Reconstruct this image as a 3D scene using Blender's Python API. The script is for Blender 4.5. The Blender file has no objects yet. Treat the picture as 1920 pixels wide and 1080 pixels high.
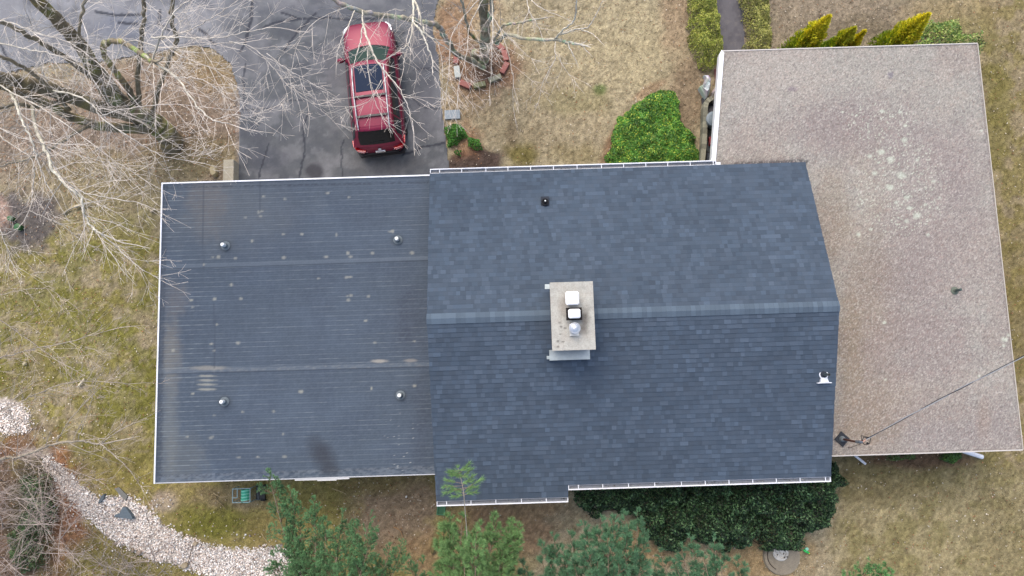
import bpy, math, random
import numpy as np
from mathutils import Vector, Matrix

# ------------------------------------------------------------------ camera, world, sun, exposure
sc = bpy.context.scene
col = sc.collection
FPX, CAMH, TILT, YAW = 1350., 26., math.radians(6.7), math.radians(-1.8)
cd = bpy.data.cameras.new("camera"); cam = bpy.data.objects.new("camera", cd); col.objects.link(cam)
cd.sensor_width = 36; cd.lens = 36*FPX/1920; cd.clip_end = 2000; cd.clip_start = .1
cam.location = (0, 0, CAMH); cam.rotation_euler = (TILT, 0, YAW)
sc.camera = cam
w = bpy.data.worlds.new("World"); sc.world = w; w.use_nodes = True
nt = w.node_tree; bg = nt.nodes['Background']
sky = nt.nodes.new('ShaderNodeTexSky'); sky.sky_type = 'NISHITA'; sky.sun_disc = False
sky.sun_elevation = math.radians(56); sky.sun_rotation = math.radians(-20)
sky.air_density = 1.0; sky.dust_density = 4.0; sky.ozone_density = 1.0
nt.links.new(sky.outputs[0], bg.inputs[0]); bg.inputs[1].default_value = 0.15
sd = bpy.data.lights.new("sun", 'SUN'); sd.energy = 0.8; sd.angle = math.radians(60); sd.color = (1, .95, .87)
so = bpy.data.objects.new("sun", sd); col.objects.link(so)
so.rotation_euler = (math.radians(-28), 0, math.radians(20))
sc.view_settings.view_transform = 'Standard'; sc.view_settings.look = 'None'
sc.view_settings.exposure = 0.92; sc.view_settings.gamma = 1

# ------------------------------------------------------------------ helpers
random.seed(7); R = random.Random(7); NR = np.random.RandomState(7)
cT, sT, cY, sY = math.cos(TILT), math.sin(TILT), math.cos(YAW), math.sin(YAW)
def P(px, py, z=0.):
    x = (px-960)/FPX; y = -(py-540)/FPX
    y2 = y*cT+sT; w2 = y*sT-cT
    x3 = x*cY-y2*sY; y3 = x*sY+y2*cY
    s = (z-CAMH)/w2
    return Vector((x3*s, y3*s, z))
def PIX(X, Y, Z=0.):
    dx = X*cY+Y*sY; dy = -X*sY+Y*cY; dz = Z-CAMH
    y = dy*cT+dz*sT; wz = -dy*sT+dz*cT
    return 960+FPX*dx/-wz, 540-FPX*y/-wz
def lin(v): 
    v = v/255.; return v/12.92 if v <= .04045 else ((v+.055)/1.055)**2.4
def C(r, g, b, k=.8): return (lin(r)*k, lin(g)*k, lin(b)*k)

def _h(ix, iy, s):
    n = (ix.astype(np.int64)*374761393 + iy.astype(np.int64)*668265263 + s*1442695041) & 0x7fffffff
    n = ((n ^ (n >> 13))*1274126177) & 0x7fffffff
    return ((n ^ (n >> 16)) & 0xffff)/65535.
def vn(x, y, s=0):
    x = np.asarray(x, float); y = np.asarray(y, float)
    ix = np.floor(x); iy = np.floor(y); fx = x-ix; fy = y-iy
    fx = fx*fx*(3-2*fx); fy = fy*fy*(3-2*fy)
    a = _h(ix, iy, s); b = _h(ix+1, iy, s); c = _h(ix, iy+1, s); d = _h(ix+1, iy+1, s)
    return (a*(1-fx)+b*fx)*(1-fy)+(c*(1-fx)+d*fx)*fy
def fbm(x, y, s=0, o=4):
    t = 0; a = .5; n = 0
    for i in range(o):
        t = t+a*vn(x*2**i+17.3*i, y*2**i-9.1*i, s+i); n += a; a *= .5
    return t/n
def sstep(a, b, x): 
    t = np.clip((x-a)/(b-a), 0, 1); return t*t*(3-2*t)

WL = {}
def wloc(o): return WL.get(o.name, Vector((0, 0, 0)))
def tag(o, label=None, cat=None, group=None, kind=None):
    if label: o['label'] = label
    if cat: o['category'] = cat
    if group: o['group'] = group
    if kind: o['kind'] = kind
    return o
def thing(name, label, cat, loc, group=None, rz=0):
    o = bpy.data.objects.new(name, None); col.objects.link(o); o.location = loc; o.rotation_euler = (0, 0, rz)
    o.empty_display_size = .2
    WL[o.name] = Vector(loc)
    return tag(o, label, cat, group)
class MB:
    def __init__(s): s.v = []; s.f = []; s.c = []
    def quad(s, a, b, c, d, k=(1, 1, 1)):
        n = len(s.v); s.v += [tuple(a), tuple(b), tuple(c), tuple(d)]; s.c += [k]*4; s.f.append((n, n+1, n+2, n+3))
    def tri(s, a, b, c, k=(1, 1, 1)):
        n = len(s.v); s.v += [tuple(a), tuple(b), tuple(c)]; s.c += [k]*3; s.f.append((n, n+1, n+2))
    def box(s, x0, y0, z0, x1, y1, z1, k=(1, 1, 1), rz=0, pivot=None):
        n = len(s.v)
        pts = [(x0, y0, z0), (x1, y0, z0), (x1, y1, z0), (x0, y1, z0), (x0, y0, z1), (x1, y0, z1), (x1, y1, z1), (x0, y1, z1)]
        if rz:
            cx, cy = pivot or ((x0+x1)/2, (y0+y1)/2); ca, sa = math.cos(rz), math.sin(rz)
            pts = [(cx+(x-cx)*ca-(y-cy)*sa, cy+(x-cx)*sa+(y-cy)*ca, z) for x, y, z in pts]
        s.v += pts; s.c += [k]*8
        for f in ((3, 2, 1, 0), (4, 5, 6, 7), (0, 1, 5, 4), (1, 2, 6, 5), (2, 3, 7, 6), (3, 0, 4, 7)): s.f.append(tuple(n+i for i in f))
    def prism(s, poly, z0, z1, k=(1, 1, 1)):      # poly CCW list of (x,y); z may be callables
        n = len(s.v); m = len(poly)
        g = lambda z, x, y: z(x, y) if callable(z) else z
        s.v += [(x, y, g(z0, x, y)) for x, y in poly]+[(x, y, g(z1, x, y)) for x, y in poly]; s.c += [k]*(2*m)
        s.f.append(tuple(n+m-1-i for i in range(m))); s.f.append(tuple(n+m+i for i in range(m)))
        for i in range(m): j = (i+1) % m; s.f.append((n+i, n+j, n+m+j, n+m+i))
    def tube(s, pts, rad, k=(1, 1, 1), n=6, cap=True, cols=None):
        pts = [Vector(p) for p in pts]; m = len(pts)
        if not hasattr(rad, '__len__'): rad = [rad]*m
        up = None; base = len(s.v)
        for i, p in enumerate(pts):
            d = (pts[min(i+1, m-1)]-pts[max(i-1, 0)])
            if d.length < 1e-9: d = Vector((0, 0, 1))
            d.normalize()
            if up is None:
                up = d.cross(Vector((.3, .5, .81)));
                if up.length < .1: up = d.cross(Vector((1, 0, 0)))
            up = (up-d*up.dot(d)).normalized(); sd_ = d.cross(up)
            for j in range(n):
                a = 2*math.pi*j/n; q = p+(up*math.cos(a)+sd_*math.sin(a))*rad[i]
                s.v.append((q.x, q.y, q.z)); s.c.append(cols[i] if cols else k)
        for i in range(m-1):
            for j in range(n):
                j2 = (j+1) % n; a = base+i*n
                s.f.append((a+j, a+j2, a+n+j2, a+n+j))
        if cap:
            s.f.append(tuple(base+n-1-j for j in range(n))); s.f.append(tuple(base+(m-1)*n+j for j in range(n)))
    def lathe(s, prof, c=(0, 0, 0), n=20, k=(1, 1, 1), axis=(0, 0, 1)):
        ax = Vector(axis).normalized(); q = Vector((0, 0, 1)).rotation_difference(ax); c = Vector(c); b = len(s.v)
        for r, z in prof:
            for j in range(n):
                a = 2*math.pi*j/n; p = c+q@Vector((r*math.cos(a), r*math.sin(a), z)); s.v.append(tuple(p)); s.c.append(k)
        for i in range(len(prof)-1):
            for j in range(n):
                j2 = (j+1) % n; a = b+i*n; s.f.append((a+j, a+j2, a+n+j2, a+n+j))
        s.f.append(tuple(b+n-1-j for j in range(n))); s.f.append(tuple(b+(len(prof)-1)*n+j for j in range(n)))
    def build(s, name, mat, parent=None, origin=None, smooth=False, bevel=0):
        og = wloc(parent) if parent else Vector(origin or (0, 0, 0))
        me = bpy.data.meshes.new(name)
        me.from_pydata([(x-og.x, y-og.y, z-og.z) for x, y, z in s.v], [], s.f)
        a = me.color_attributes.new('Col', 'FLOAT_COLOR', 'POINT')
        arr = np.ones((len(s.v), 4), np.float32)
        if s.v: arr[:, :3] = np.array(s.c, np.float32)
        a.data.foreach_set('color', arr.ravel())
        me.materials.append(mat)
        if smooth: me.polygons.foreach_set('use_smooth', [True]*len(me.polygons))
        o = bpy.data.objects.new(name, me); col.objects.link(o)
        if parent: o.parent = parent; WL[o.name] = og.copy()
        else: o.location = og; WL[o.name] = og.copy()
        if bevel:
            m = o.modifiers.new('bevel', 'BEVEL'); m.width = bevel; m.segments = 2; m.limit_method = 'ANGLE'; m.angle_limit = math.radians(40)
        return o
def np_mesh(name, V, F, Cc, mat, parent=None, origin=(0, 0, 0), smooth=False):
    og = wloc(parent) if parent else Vector(origin)
    me = bpy.data.meshes.new(name); nv = len(V); nf, k = F.shape
    me.vertices.add(nv); me.vertices.foreach_set('co', (V-np.array(og)).astype(np.float32).ravel())
    me.loops.add(nf*k); me.loops.foreach_set('vertex_index', F.astype(np.int32).ravel())
    me.polygons.add(nf); me.polygons.foreach_set('loop_start', np.arange(0, nf*k, k, dtype=np.int32))
    me.polygons.foreach_set('loop_total', np.full(nf, k, np.int32))
    if smooth: me.polygons.foreach_set('use_smooth', np.ones(nf, bool))
    me.update(calc_edges=True)
    a = me.color_attributes.new('Col', 'FLOAT_COLOR', 'POINT')
    arr = np.ones((nv, 4), np.float32); arr[:, :3] = Cc; a.data.foreach_set('color', arr.ravel())
    me.materials.append(mat)
    o = bpy.data.objects.new(name, me); col.objects.link(o); o.parent = parent
    if not parent: o.location = og
    WL[o.name] = og.copy()
    return o
def grid_faces(ny, nx, mask=None):
    i = np.arange(ny*nx).reshape(ny, nx)
    f = np.stack([i[:-1, :-1], i[:-1, 1:], i[1:, 1:], i[1:, :-1]], -1)
    return f[mask] if mask is not None else f.reshape(-1, 4)

def vmat(name, rough=.85, ns=8., na=.25, bump=.3, bs=None, spec=.3, metal=0., ns2=None, na2=0., coat=0., bd=.02):
    m = bpy.data.materials.new(name); m.use_nodes = True; t = m.node_tree; N = t.nodes; L = t.links
    b = N['Principled BSDF']; at = N.new('ShaderNodeAttribute'); at.attribute_name = 'Col'
    tc = N.new('ShaderNodeTexCoord')
    n1 = N.new('ShaderNodeTexNoise'); n1.inputs['Scale'].default_value = ns; n1.inputs['Detail'].default_value = 6
    n1.inputs['Roughness'].default_value = .7
    L.new(tc.outputs['Object'], n1.inputs['Vector'])
    mr = N.new('ShaderNodeMapRange'); mr.inputs[1].default_value = .3; mr.inputs[2].default_value = .7
    mr.inputs[3].default_value = 1-na; mr.inputs[4].default_value = 1+na
    L.new(n1.outputs[0], mr.inputs[0])
    mx = N.new('ShaderNodeVectorMath'); mx.operation = 'SCALE'
    L.new(at.outputs['Color'], mx.inputs[0]); L.new(mr.outputs[0], mx.inputs['Scale'])
    out = mx
    if ns2:
        n2 = N.new('ShaderNodeTexNoise'); n2.inputs['Scale'].default_value = ns2; n2.inputs['Detail'].default_value = 2
        L.new(tc.outputs['Object'], n2.inputs['Vector'])
        m2 = N.new('ShaderNodeMapRange'); m2.inputs[1].default_value = .3; m2.inputs[2].default_value = .7
        m2.inputs[3].default_value = 1-na2; m2.inputs[4].default_value = 1+na2; L.new(n2.outputs[0], m2.inputs[0])
        mx2 = N.new('ShaderNodeVectorMath'); mx2.operation = 'SCALE'
        L.new(mx.outputs[0], mx2.inputs[0]); L.new(m2.outputs[0], mx2.inputs['Scale']); out = mx2
    L.new(out.outputs[0], b.inputs['Base Color'])
    b.inputs['Roughness'].default_value = rough; b.inputs['Specular IOR Level'].default_value = spec
    b.inputs['Metallic'].default_value = metal; b.inputs['Coat Weight'].default_value = coat; b.inputs['Coat Roughness'].default_value = .06
    if bump:
        nb = N.new('ShaderNodeTexNoise'); nb.inputs['Scale'].default_value = bs or ns*3; nb.inputs['Detail'].default_value = 5
        L.new(tc.outputs['Object'], nb.inputs['Vector'])
        bp = N.new('ShaderNodeBump'); bp.inputs['Strength'].default_value = bump; bp.inputs['Distance'].default_value = bd
        L.new(nb.outputs[0], bp.inputs['Height']); L.new(bp.outputs[0], b.inputs['Normal'])
    return m
M = dict(
    ground=vmat('soil and turf', .95, 9, .22, .6, 22, .1, ns2=45, na2=.3, bd=.04),
    asphalt=vmat('worn asphalt', .85, 2.5, .1, .35, 60, .25, ns2=55, na2=.14, bd=.01),
    seal=vmat('crack sealant', .6, 20, .15, .2),
    epdm=vmat('rubber membrane', .72, 3, .06, .12, 30, .3, ns2=40, na2=.07),
    gravelroof=vmat('mineral cap sheet', .95, 24, .04, .4, 90, .15, ns2=85, na2=.3),
    shingle=vmat('asphalt shingle', .9, 60, .12, .5, 120, .2, bd=.005),
    white=vmat('white painted metal', .4, 3, .06, .05, 20, .4),
    metal=vmat('galvanised metal', .35, 6, .12, .1, 20, .5, metal=.6),
    concrete=vmat('weathered concrete', .9, 5, .16, .4, 40, .2, ns2=30, na2=.12, bd=.01),
    bark=vmat('bark', .9, 10, .2, .5, 25, .15, ns2=40, na2=.25, bd=.02),
    twig=vmat('twig bark', .85, 12, .2, 0, spec=.15),
    leaf=vmat('leaf', .55, 3, .15, 0, spec=.3),
    needle=vmat('pine needle', .6, 3, .12, 0, spec=.3),
    stone=vmat('stone', .85, 20, .15, .3, 60, .2),
    paint=vmat('car paint', .4, 2, .03, 0, spec=.3, metal=.25, coat=.22),
    glass=vmat('tinted glass', .18, 2, .03, 0, spec=.25),
    plastic=vmat('plastic', .45, 8, .08, 0, spec=.4),
    rubber=vmat('rubber', .8, 8, .08, .2, spec=.3),
    tint=vmat('sunroof glass', .3, 2, .03, 0, spec=.03),
    lens=vmat('lamp lens', .12, 8, .05, 0, spec=.6, coat=.6),
    siding=vmat('painted siding', .6, 4, .06, .1, spec=.3),
    dry=vmat('dry grass and leaves', .9, 5, .15, 0, spec=.1),
)

# painting albedo patterns (soil types, moss, dust, lichen) authored on plan positions
def inpoly(px, py, poly):
    r = np.zeros(px.shape, bool); n = len(poly)
    for i in range(n):
        x0, y0 = poly[i]; x1, y1 = poly[(i+1) % n]
        if y0 == y1: continue
        c = ((y0 > py) != (y1 > py)) & (px < (x1-x0)*(py-y0)/(y1-y0)+x0)
        r ^= c
    return r
def segdist(px, py, pts):
    d = np.full(px.shape, 1e9)
    for (x0, y0), (x1, y1) in zip(pts[:-1], pts[1:]):
        dx, dy = x1-x0, y1-y0; t = np.clip(((px-x0)*dx+(py-y0)*dy)/(dx*dx+dy*dy+1e-9), 0, 1)
        d = np.minimum(d, np.hypot(px-x0-t*dx, py-y0-t*dy))
    return d
def polydist(px, py, poly):       # signed, positive inside (pixels)
    d = segdist(px, py, list(poly)+[poly[0]]); return np.where(inpoly(px, py, poly), d, -d)
class Field:
    def __init__(s, px, py, base):
        s.px, s.py = px, py; s.c = np.empty(px.shape+(3,)); s.c[:] = base
    def mix(s, m, c):
        m = np.clip(m, 0, 1)[..., None]; s.c = s.c*(1-m)+np.array(c)*m
    def blob(s, x, y, rx, ry, c, a=1., rot=0, soft=.5, ns=25., na=.5, seed=1):
        ca, sa = math.cos(math.radians(rot)), math.sin(math.radians(rot))
        u = ((s.px-x)*ca+(s.py-y)*sa)/rx; v = (-(s.px-x)*sa+(s.py-y)*ca)/ry
        d = np.sqrt(u*u+v*v)+(fbm(s.px/ns, s.py/ns, seed)-.5)*2*na
        s.mix(a*sstep(1+soft, 1-soft, d), c)
    def line(s, pts, wd, c, a=1., soft=1.):
        s.mix(a*sstep(wd/2+soft, wd/2-soft*.3, segdist(s.px, s.py, pts)), c)
    def poly(s, poly, c, a=1., edge=4., ns=10., na=6., seed=3):
        d = polydist(s.px, s.py, poly)+(fbm(s.px/ns, s.py/ns, seed)-.5)*2*na
        m = sstep(-edge, edge, d); s.mix(a*m, c); return m

DRIVE = [(-700, -500), (-700, 300), (-120, 175), (0, 140), (90, 118), (190, 116), (300, 96), (365, 84), (402, 94), (430, 120), (444, 160), (449, 200), (447, 250), (443, 352), (848, 352), (838, 270), (829, 200), (823, 110), (812, 55), (822, 0), (850, -150), (900, -500)]
WALK = [(1339, -300), (1343, 0), (1350, 60), (1354, 130), (1402, 130), (1397, 60), (1392, 0), (1388, -300)]
GRAVEL = [(85, 858), (115, 876), (150, 912), (185, 938), (225, 930), (265, 945), (300, 985), (345, 1008), (400, 1030), (470, 1034), (530, 1028), (575, 1060), (590, 1200), (480, 1200), (400, 1082), (330, 1058), (270, 1042), (215, 1012), (165, 968), (125, 925), (92, 888)]
GRAVEL2 = [(-60, 742), (10, 748), (40, 760), (58, 785), (45, 805), (20, 812), (-60, 800)]

tan_ = C(164, 151, 120); moss = C(122, 114, 58); moss2 = C(112, 104, 48); brown = C(128, 108, 88); dirt = C(88, 74, 66); pale = C(176, 164, 132)
leafred = C(138, 100, 74); greyb = C(142, 128, 112); green = C(78, 104, 44)
def paint_ground(px, py):
    F_ = Field(px, py, tan_)
    n1 = fbm(px/70, py/70, 5); n2 = fbm(px/22, py/22, 9); n3 = fbm(px/7, py/7, 12, 3)
    F_.mix(sstep(.5, .7, n1)*.6, pale); F_.mix(sstep(.55, .75, n2)*.35, C(140, 126, 92))
    # left: mossy lawn with straw patches
    ml = sstep(470, 400, px)*sstep(300, 480, py)
    F_.mix(ml*.95, C(132, 124, 62)); F_.mix(ml*sstep(.42, .6, n2)*.85, C(158, 144, 112)); F_.mix(ml*sstep(.45, .6, n1)*.6, C(114, 114, 42))
    F_.mix(ml*sstep(.6, .7, n3)*.45, C(165, 150, 128))
    # bottom centre
    mb = sstep(850, 900, py)*sstep(1030, 940, px+0*py)
    F_.mix(mb*.9, C(146, 134, 70)); F_.mix(mb*sstep(.5, .65, n2)*.7, C(150, 134, 90))
    F_.blob(740, 960, 90, 75, C(146, 126, 104), .9, soft=.4)
    F_.blob(600, 945, 60, 40, moss, .6); F_.blob(700, 900, 70, 25, C(140, 124, 74), .8)
    F_.blob(960, 985, 90, 60, C(152, 124, 94), .9); F_.blob(1000, 950, 50, 30, C(168, 142, 104), .6); F_.blob(840, 1040, 110, 40, C(160, 132, 94), .8)
    F_.blob(1220, 1020, 90, 40, C(168, 140, 96), .8)
    F_.blob(1420, 1040, 100, 60, C(158, 132, 90), .8)
    # bottom right lawn
    mr = sstep(1540, 1600, px)*sstep(830, 870, py)
    F_.mix(mr*.9, C(154, 142, 102)); F_.mix(mr*sstep(.45, .65, n2)*.6, C(126, 118, 70)); F_.mix(mr*sstep(.55, .7, n3)*.35, C(112, 96, 70))
    F_.blob(1690, 895, 150, 45, C(124, 112, 72), .6); F_.blob(1720, 862, 95, 16, C(104, 80, 62), .85); F_.blob(1880, 1000, 60, 120, C(126, 114, 78), .5)
    # right strip
    ms = sstep(1820, 1850, px)*sstep(900, 860, py)
    F_.mix(ms*.95, C(134, 122, 74)); F_.mix(ms*sstep(.45, .6, n2)*.7, C(156, 140, 112)); F_.blob(1870, 210, 30, 110, moss, .7); F_.blob(1905, 560, 30, 160, C(120, 108, 60), .6)
    # top right
    F_.blob(1560, 30, 170, 80, C(142, 128, 108), .9); F_.blob(1620, 60, 60, 30, C(118, 106, 84), .7); F_.blob(1800, 25, 90, 40, C(150, 132, 92), .7)
    F_.blob(1800, 60, 60, 40, C(126, 118, 70), .6)
    # top middle lawn
    F_.blob(1190, 90, 130, 110, C(176, 162, 124), .7, soft=.8); F_.blob(1290, 170, 35, 70, C(132, 112, 88), .8); F_.blob(1270, 20, 30, 80, C(150, 124, 98), .6)
    F_.blob(1010, 210, 120, 70, C(152, 136, 104), .5); F_.blob(1125, 165, 12, 10, green, .8); F_.blob(1080, 190, 60, 25, C(138, 132, 86), .4)
    F_.blob(975, 290, 28, 25, C(118, 108, 54), .9); F_.blob(1080, 290, 50, 20, C(142, 128, 84), .5)
    F_.blob(905, 300, 50, 22, dirt, 1, soft=.3); F_.blob(862, 305, 25, 18, dirt, 1, soft=.3); F_.blob(960, 250, 10, 28, C(120, 104, 80), .6)
    F_.blob(850, 60, 32, 60, C(150, 114, 88), .8); F_.blob(880, 20, 60, 50, C(158, 130, 98), .6); F_.blob(905, 130, 70, 50, C(140, 108, 84), .9, soft=.4); F_.blob(905, 115, 38, 40, C(104, 84, 70), .9, soft=.4)
    F_.blob(870, 200, 40, 40, C(150, 128, 98), .6); F_.blob(870, 262, 32, 30, C(150, 110, 80), .7)
    F_.blob(1155, 260, 14, 55, leafred, .7, rot=25); F_.blob(1215, 170, 40, 8, leafred, .5, rot=-30)
    # under the left tree
    F_.blob(300, 230, 190, 130, C(142, 124, 106), .95, soft=.35, ns=40, na=.3); F_.blob(60, 260, 150, 110, C(138, 122, 106), .9)
    F_.blob(360, 290, 80, 40, C(124, 112, 66), .55); F_.blob(400, 130, 45, 45, C(140, 120, 84), .7); F_.blob(320, 240, 60, 45, C(112, 96, 80), .6)
    F_.blob(200, 330, 160, 50, C(140, 128, 92), .7); F_.blob(40, 415, 62, 55, C(98, 92, 92), .9, soft=.3); F_.blob(0, 400, 14, 30, C(176, 146, 128), .8)
    F_.blob(450, 250, 8, 130, C(140, 132, 128), .5, soft=.4)
    # bottom left thicket floor
    F_.blob(30, 980, 130, 150, C(120, 98, 82), .95, soft=.3); F_.blob(125, 930, 26, 95, C(150, 106, 76), .95, rot=-12, soft=.3); F_.blob(110, 1010, 30, 60, C(150, 108, 80), .9)
    F_.blob(30, 835, 45, 28, leafred, .8); F_.blob(60, 950, 45, 110, C(60, 72, 44), .6)
    F_.blob(230, 1050, 120, 40, C(118, 110, 60), .8); F_.blob(205, 850, 70, 50, moss2, .5); F_.blob(60, 710, 60, 40, moss2, .5)
    F_.blob(430, 930, 60, 25, C(140, 120, 96), .6, seed=8); F_.blob(400, 980, 80, 30, C(108, 108, 38), .8); F_.blob(520, 990, 60, 40, C(140, 124, 72), .7)
    F_.blob(305, 940, 22, 18, C(176, 158, 140), .7)
    F_.poly(GRAVEL, C(206, 194, 184), .95, 5, 9, 9); F_.poly(GRAVEL2, C(206, 194, 184), .9, 5, 9, 9)
    F_.blob(60, 850, 30, 10, C(190, 178, 168), .6)
    f4 = vn(px/2.6, py/2.6, 15); f5 = fbm(px/5, py/5, 16, 3)
    F_.c = F_.c*(1+(.30*(f4-.5)+.9*(f5-.5))[..., None])
    lum = F_.c.mean(-1, keepdims=True); F_.c = F_.c*.9+lum*.1
    return F_.c, n3
# ------------------------------------------------------------------ ground (one sheet to the horizon)
def axis_pts(a, b, st, far):
    inner = np.arange(a, b+st/2, st); out = [1.]; 
    ext = np.array([.3, 1, 2.5, 5, 10, 20, 40, 80, 160, far])
    return np.concatenate([a-ext[::-1], inner, b+ext])
gx = axis_pts(-21, 21.5, .085, 600); gy = axis_pts(-9, 16, .085, 600)
GX, GY = np.meshgrid(gx, gy)
gpx, gpy = PIX(np.clip(GX, -24, 24), np.clip(GY, -11, 18))
gc, gn = paint_ground(gpx, gpy)
gc *= (1+(NR.rand(*GX.shape)[..., None]-.5)*.28)
near = (np.abs(GX) < 24) & (GY > -11) & (GY < 18)
hardd = np.minimum(0, 0*GX)
sd1 = polydist(gpx, gpy, DRIVE); sd2 = polydist(gpx, gpy, WALK)
flatm = sstep(10, -25, sd1)*sstep(10, -25, sd2)
GZ = np.where(near, (fbm(GX*1.1, GY*1.1, 3)-.5)*.10*flatm+(NR.rand(*GX.shape)-.5)*.02*flatm, 0)-.045-.02*(1-flatm)
GV = np.stack([GX, GY, GZ], -1).reshape(-1, 3)
ground = np_mesh('ground', GV, grid_faces(len(gy), len(gx)), gc.reshape(-1, 3), M['ground'], smooth=True); ground['kind'] = 'structure'
def gcol(px, py): c, _ = paint_ground(np.atleast_1d(np.asarray(px, float)), np.atleast_1d(np.asarray(py, float))); return c

# ------------------------------------------------------------------ driveway and walk
def paved(name, poly, x0, x1, y0, y1, st, z, paint, jag=3.):
    xs = np.arange(x0, x1, st); ys = np.arange(y0, y1, st); X, Y = np.meshgrid(xs, ys)
    px, py = PIX(X, Y); d = polydist(px, py, poly)+(fbm(px/9, py/9, 4)-.5)*jag*2
    cm = (d[:-1, :-1] > 0) & (d[1:, 1:] > 0)
    c = paint(px, py); Z = np.full(X.shape, z)+(fbm(X*.8, Y*.8, 7)-.5)*.01
    V = np.stack([X, Y, Z], -1).reshape(-1, 3); Fc = grid_faces(len(ys), len(xs), cm)
    used = np.unique(Fc); mp = np.full(len(V), -1); mp[used] = np.arange(len(used))
    o = np_mesh(name, V[used], mp[Fc], c.reshape(-1, 3)[used], M['asphalt']); o['kind'] = 'structure'; return o
CR = [([(527, 23), (543, 28), (560, 35), (580, 35), (613, 32), (647, 36), (717, 34)], 3.5), ([(493, 52), (510, 43), (533, 39), (562, 35)], 3.5), ([(591, 24), (573, 43), (556, 62), (533, 92)], 4.5),
      ([(472, -40), (472, 0), (470, 40), (460, 77), (450, 97)], 5), ([(453, 205), (485, 204), (513, 202), (533, 190), (570, 187)], 2), ([(580, 207), (567, 240), (572, 283), (563, 317), (562, 340)], 3),
      ([(755, 289), (780, 283), (793, 275), (834, 268)], 4), ([(645, 262), (640, 277), (641, 300), (642, 340)], 2), ([(503, 270), (500, 283), (487, 320), (484, 340)], 2.5), ([(460, 120), (455, 160), (458, 200)], 2),
      ([(180, 22), (215, 28), (262, 27)], 5), ([(222, 42), (255, 44)], 5), ([(300, 20), (296, 45), (315, 55)], 5), ([(372, 54), (388, 64), (396, 78), (404, 84)], 5), ([(0, 82), (12, 108), (20, 130)], 4), ([(705, 60), (760, 62)], 2), ([(776, 130), (800, 128), (824, 133)], 2), ([(770, 180), (790, 200), (828, 205)], 1.5)]
def paint_drive(px, py):
    F_ = Field(px, py, C(94, 97, 100))
    n = fbm(px/60, py/40, 21); n2 = fbm(px/14, py/14, 22)
    top = sstep(470, 380, px)+sstep(60, 0, py)*.4
    F_.mix(top*.75, C(146, 147, 150)); F_.mix(sstep(.5, .68, n)*.5, C(122, 122, 126)); F_.mix(sstep(.55, .3, n)*.5, C(72, 76, 84))
    F_.mix(sstep(.5, .68, n2)*.4, C(128, 129, 132)); F_.mix(sstep(.4, .25, n2)*.35, C(78, 80, 88))
    F_.blob(590, 322, 15, 14, C(56, 56, 62), .8, soft=.3); F_.blob(500, 300, 40, 25, C(74, 77, 86), .5); F_.blob(640, 120, 40, 60, C(116, 114, 118), .4)
    F_.blob(795, 120, 26, 120, C(82, 84, 92), .5); F_.blob(720, 305, 60, 20, C(96, 94, 94), .4); F_.blob(240, 50, 60, 30, C(105, 112, 126), .5)
    F_.blob(610, 20, 110, 9, C(78, 82, 92), .35)
    F_.line([(447, 200), (443, 340)], 6, C(150, 148, 144), .4)
    for pts, wd in CR:
        jx = (fbm(px/6, py/6, 31)-.5)*5; d = segdist(px+jx, py+jx*.6, pts)
        F_.mix(.85*sstep(wd/2+.9, wd/2-.4, d), C(52, 55, 64))
    return F_.c*(1+(NR.rand(*px.shape)[..., None]-.5)*.1)
paved('driveway', DRIVE, -30, -.8, 6.9, 22, .05, -.02, paint_drive, 2.5)
def paint_walk(px, py):
    F_ = Field(px, py, C(104, 102, 106)); F_.mix(sstep(.5, .7, fbm(px/10, py/18, 41))*.5, C(84, 82, 88)); F_.mix(sstep(.6, .7, fbm(px/5, py/5, 42))*.3, C(128, 122, 118))
    return F_.c
paved('walkway', WALK, 6, 9.8, 9.5, 18, .05, -.02, paint_walk, 2.5)

# ------------------------------------------------------------------ house
house = thing('house', 'low house with blue-grey shingled gable roof between a rubber flat roof and pinkish granule roof', 'house', (3, 2, 0))
FX0, FX1, FY0, FY1, FZ = -11.31, -2.46, -3.10, 6.55, 2.9
MX0, MX1, MYN, MYS, MYE, XE = -2.46, 9.76, 6.50, -3.50, -3.88, 1.62
RY, RZ_, EZ = 1.65, 4.75, 3.2
zN = lambda y: RZ_-(y-RY)*(RZ_-EZ)/(MYN-RY)
zS = lambda y: RZ_-(RY-y)*(RZ_-EZ)/(RY-MYS)
# flat membrane roof
b = MB(); b.box(FX0+.02, FY0+.02, FZ-.22, FX1+.3, FY1-.02, FZ-.03, C(70, 78, 90)); b.build('roof_deck', M['siding'], house)
xs = np.arange(FX0+.03, FX1+.25, .05); ys = np.arange(FY0+.03, FY1-.02, .0215); X, Y = np.meshgrid(xs, ys); px, py = PIX(X, Y, FZ)
F_ = Field(px, py, C(71, 83, 96))
F_.mix(sstep(.4, .7, fbm(px/80, py/40, 51))*.35, C(82, 96, 112)); F_.mix(sstep(.55, .35, fbm(px/50, py/50, 52))*.3, C(60, 71, 87))
F_.mix(sstep(.35, .75, fbm(px/4, py/14, 53))*.12, C(96, 108, 120))
F_.blob(430, 400, 120, 60, C(104, 108, 110), .4, soft=.7, ns=30, seed=54); F_.blob(390, 370, 35, 60, C(122, 112, 100), .35, soft=.6, ns=12)
F_.blob(318, 800, 14, 140, C(126, 128, 122), .45, soft=.7, ns=12, seed=55); F_.blob(322, 660, 16, 60, C(130, 124, 112), .45, soft=.6, ns=10); F_.blob(330, 560, 22, 30, C(120, 112, 104), .35, ns=8)
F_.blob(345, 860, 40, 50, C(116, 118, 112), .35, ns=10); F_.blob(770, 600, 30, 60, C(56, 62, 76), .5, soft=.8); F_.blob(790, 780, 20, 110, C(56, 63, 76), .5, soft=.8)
fr = (Y-FY0)/.152; s_ = np.abs(fr-np.floor(fr)-.5); row = np.floor(fr)
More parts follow.
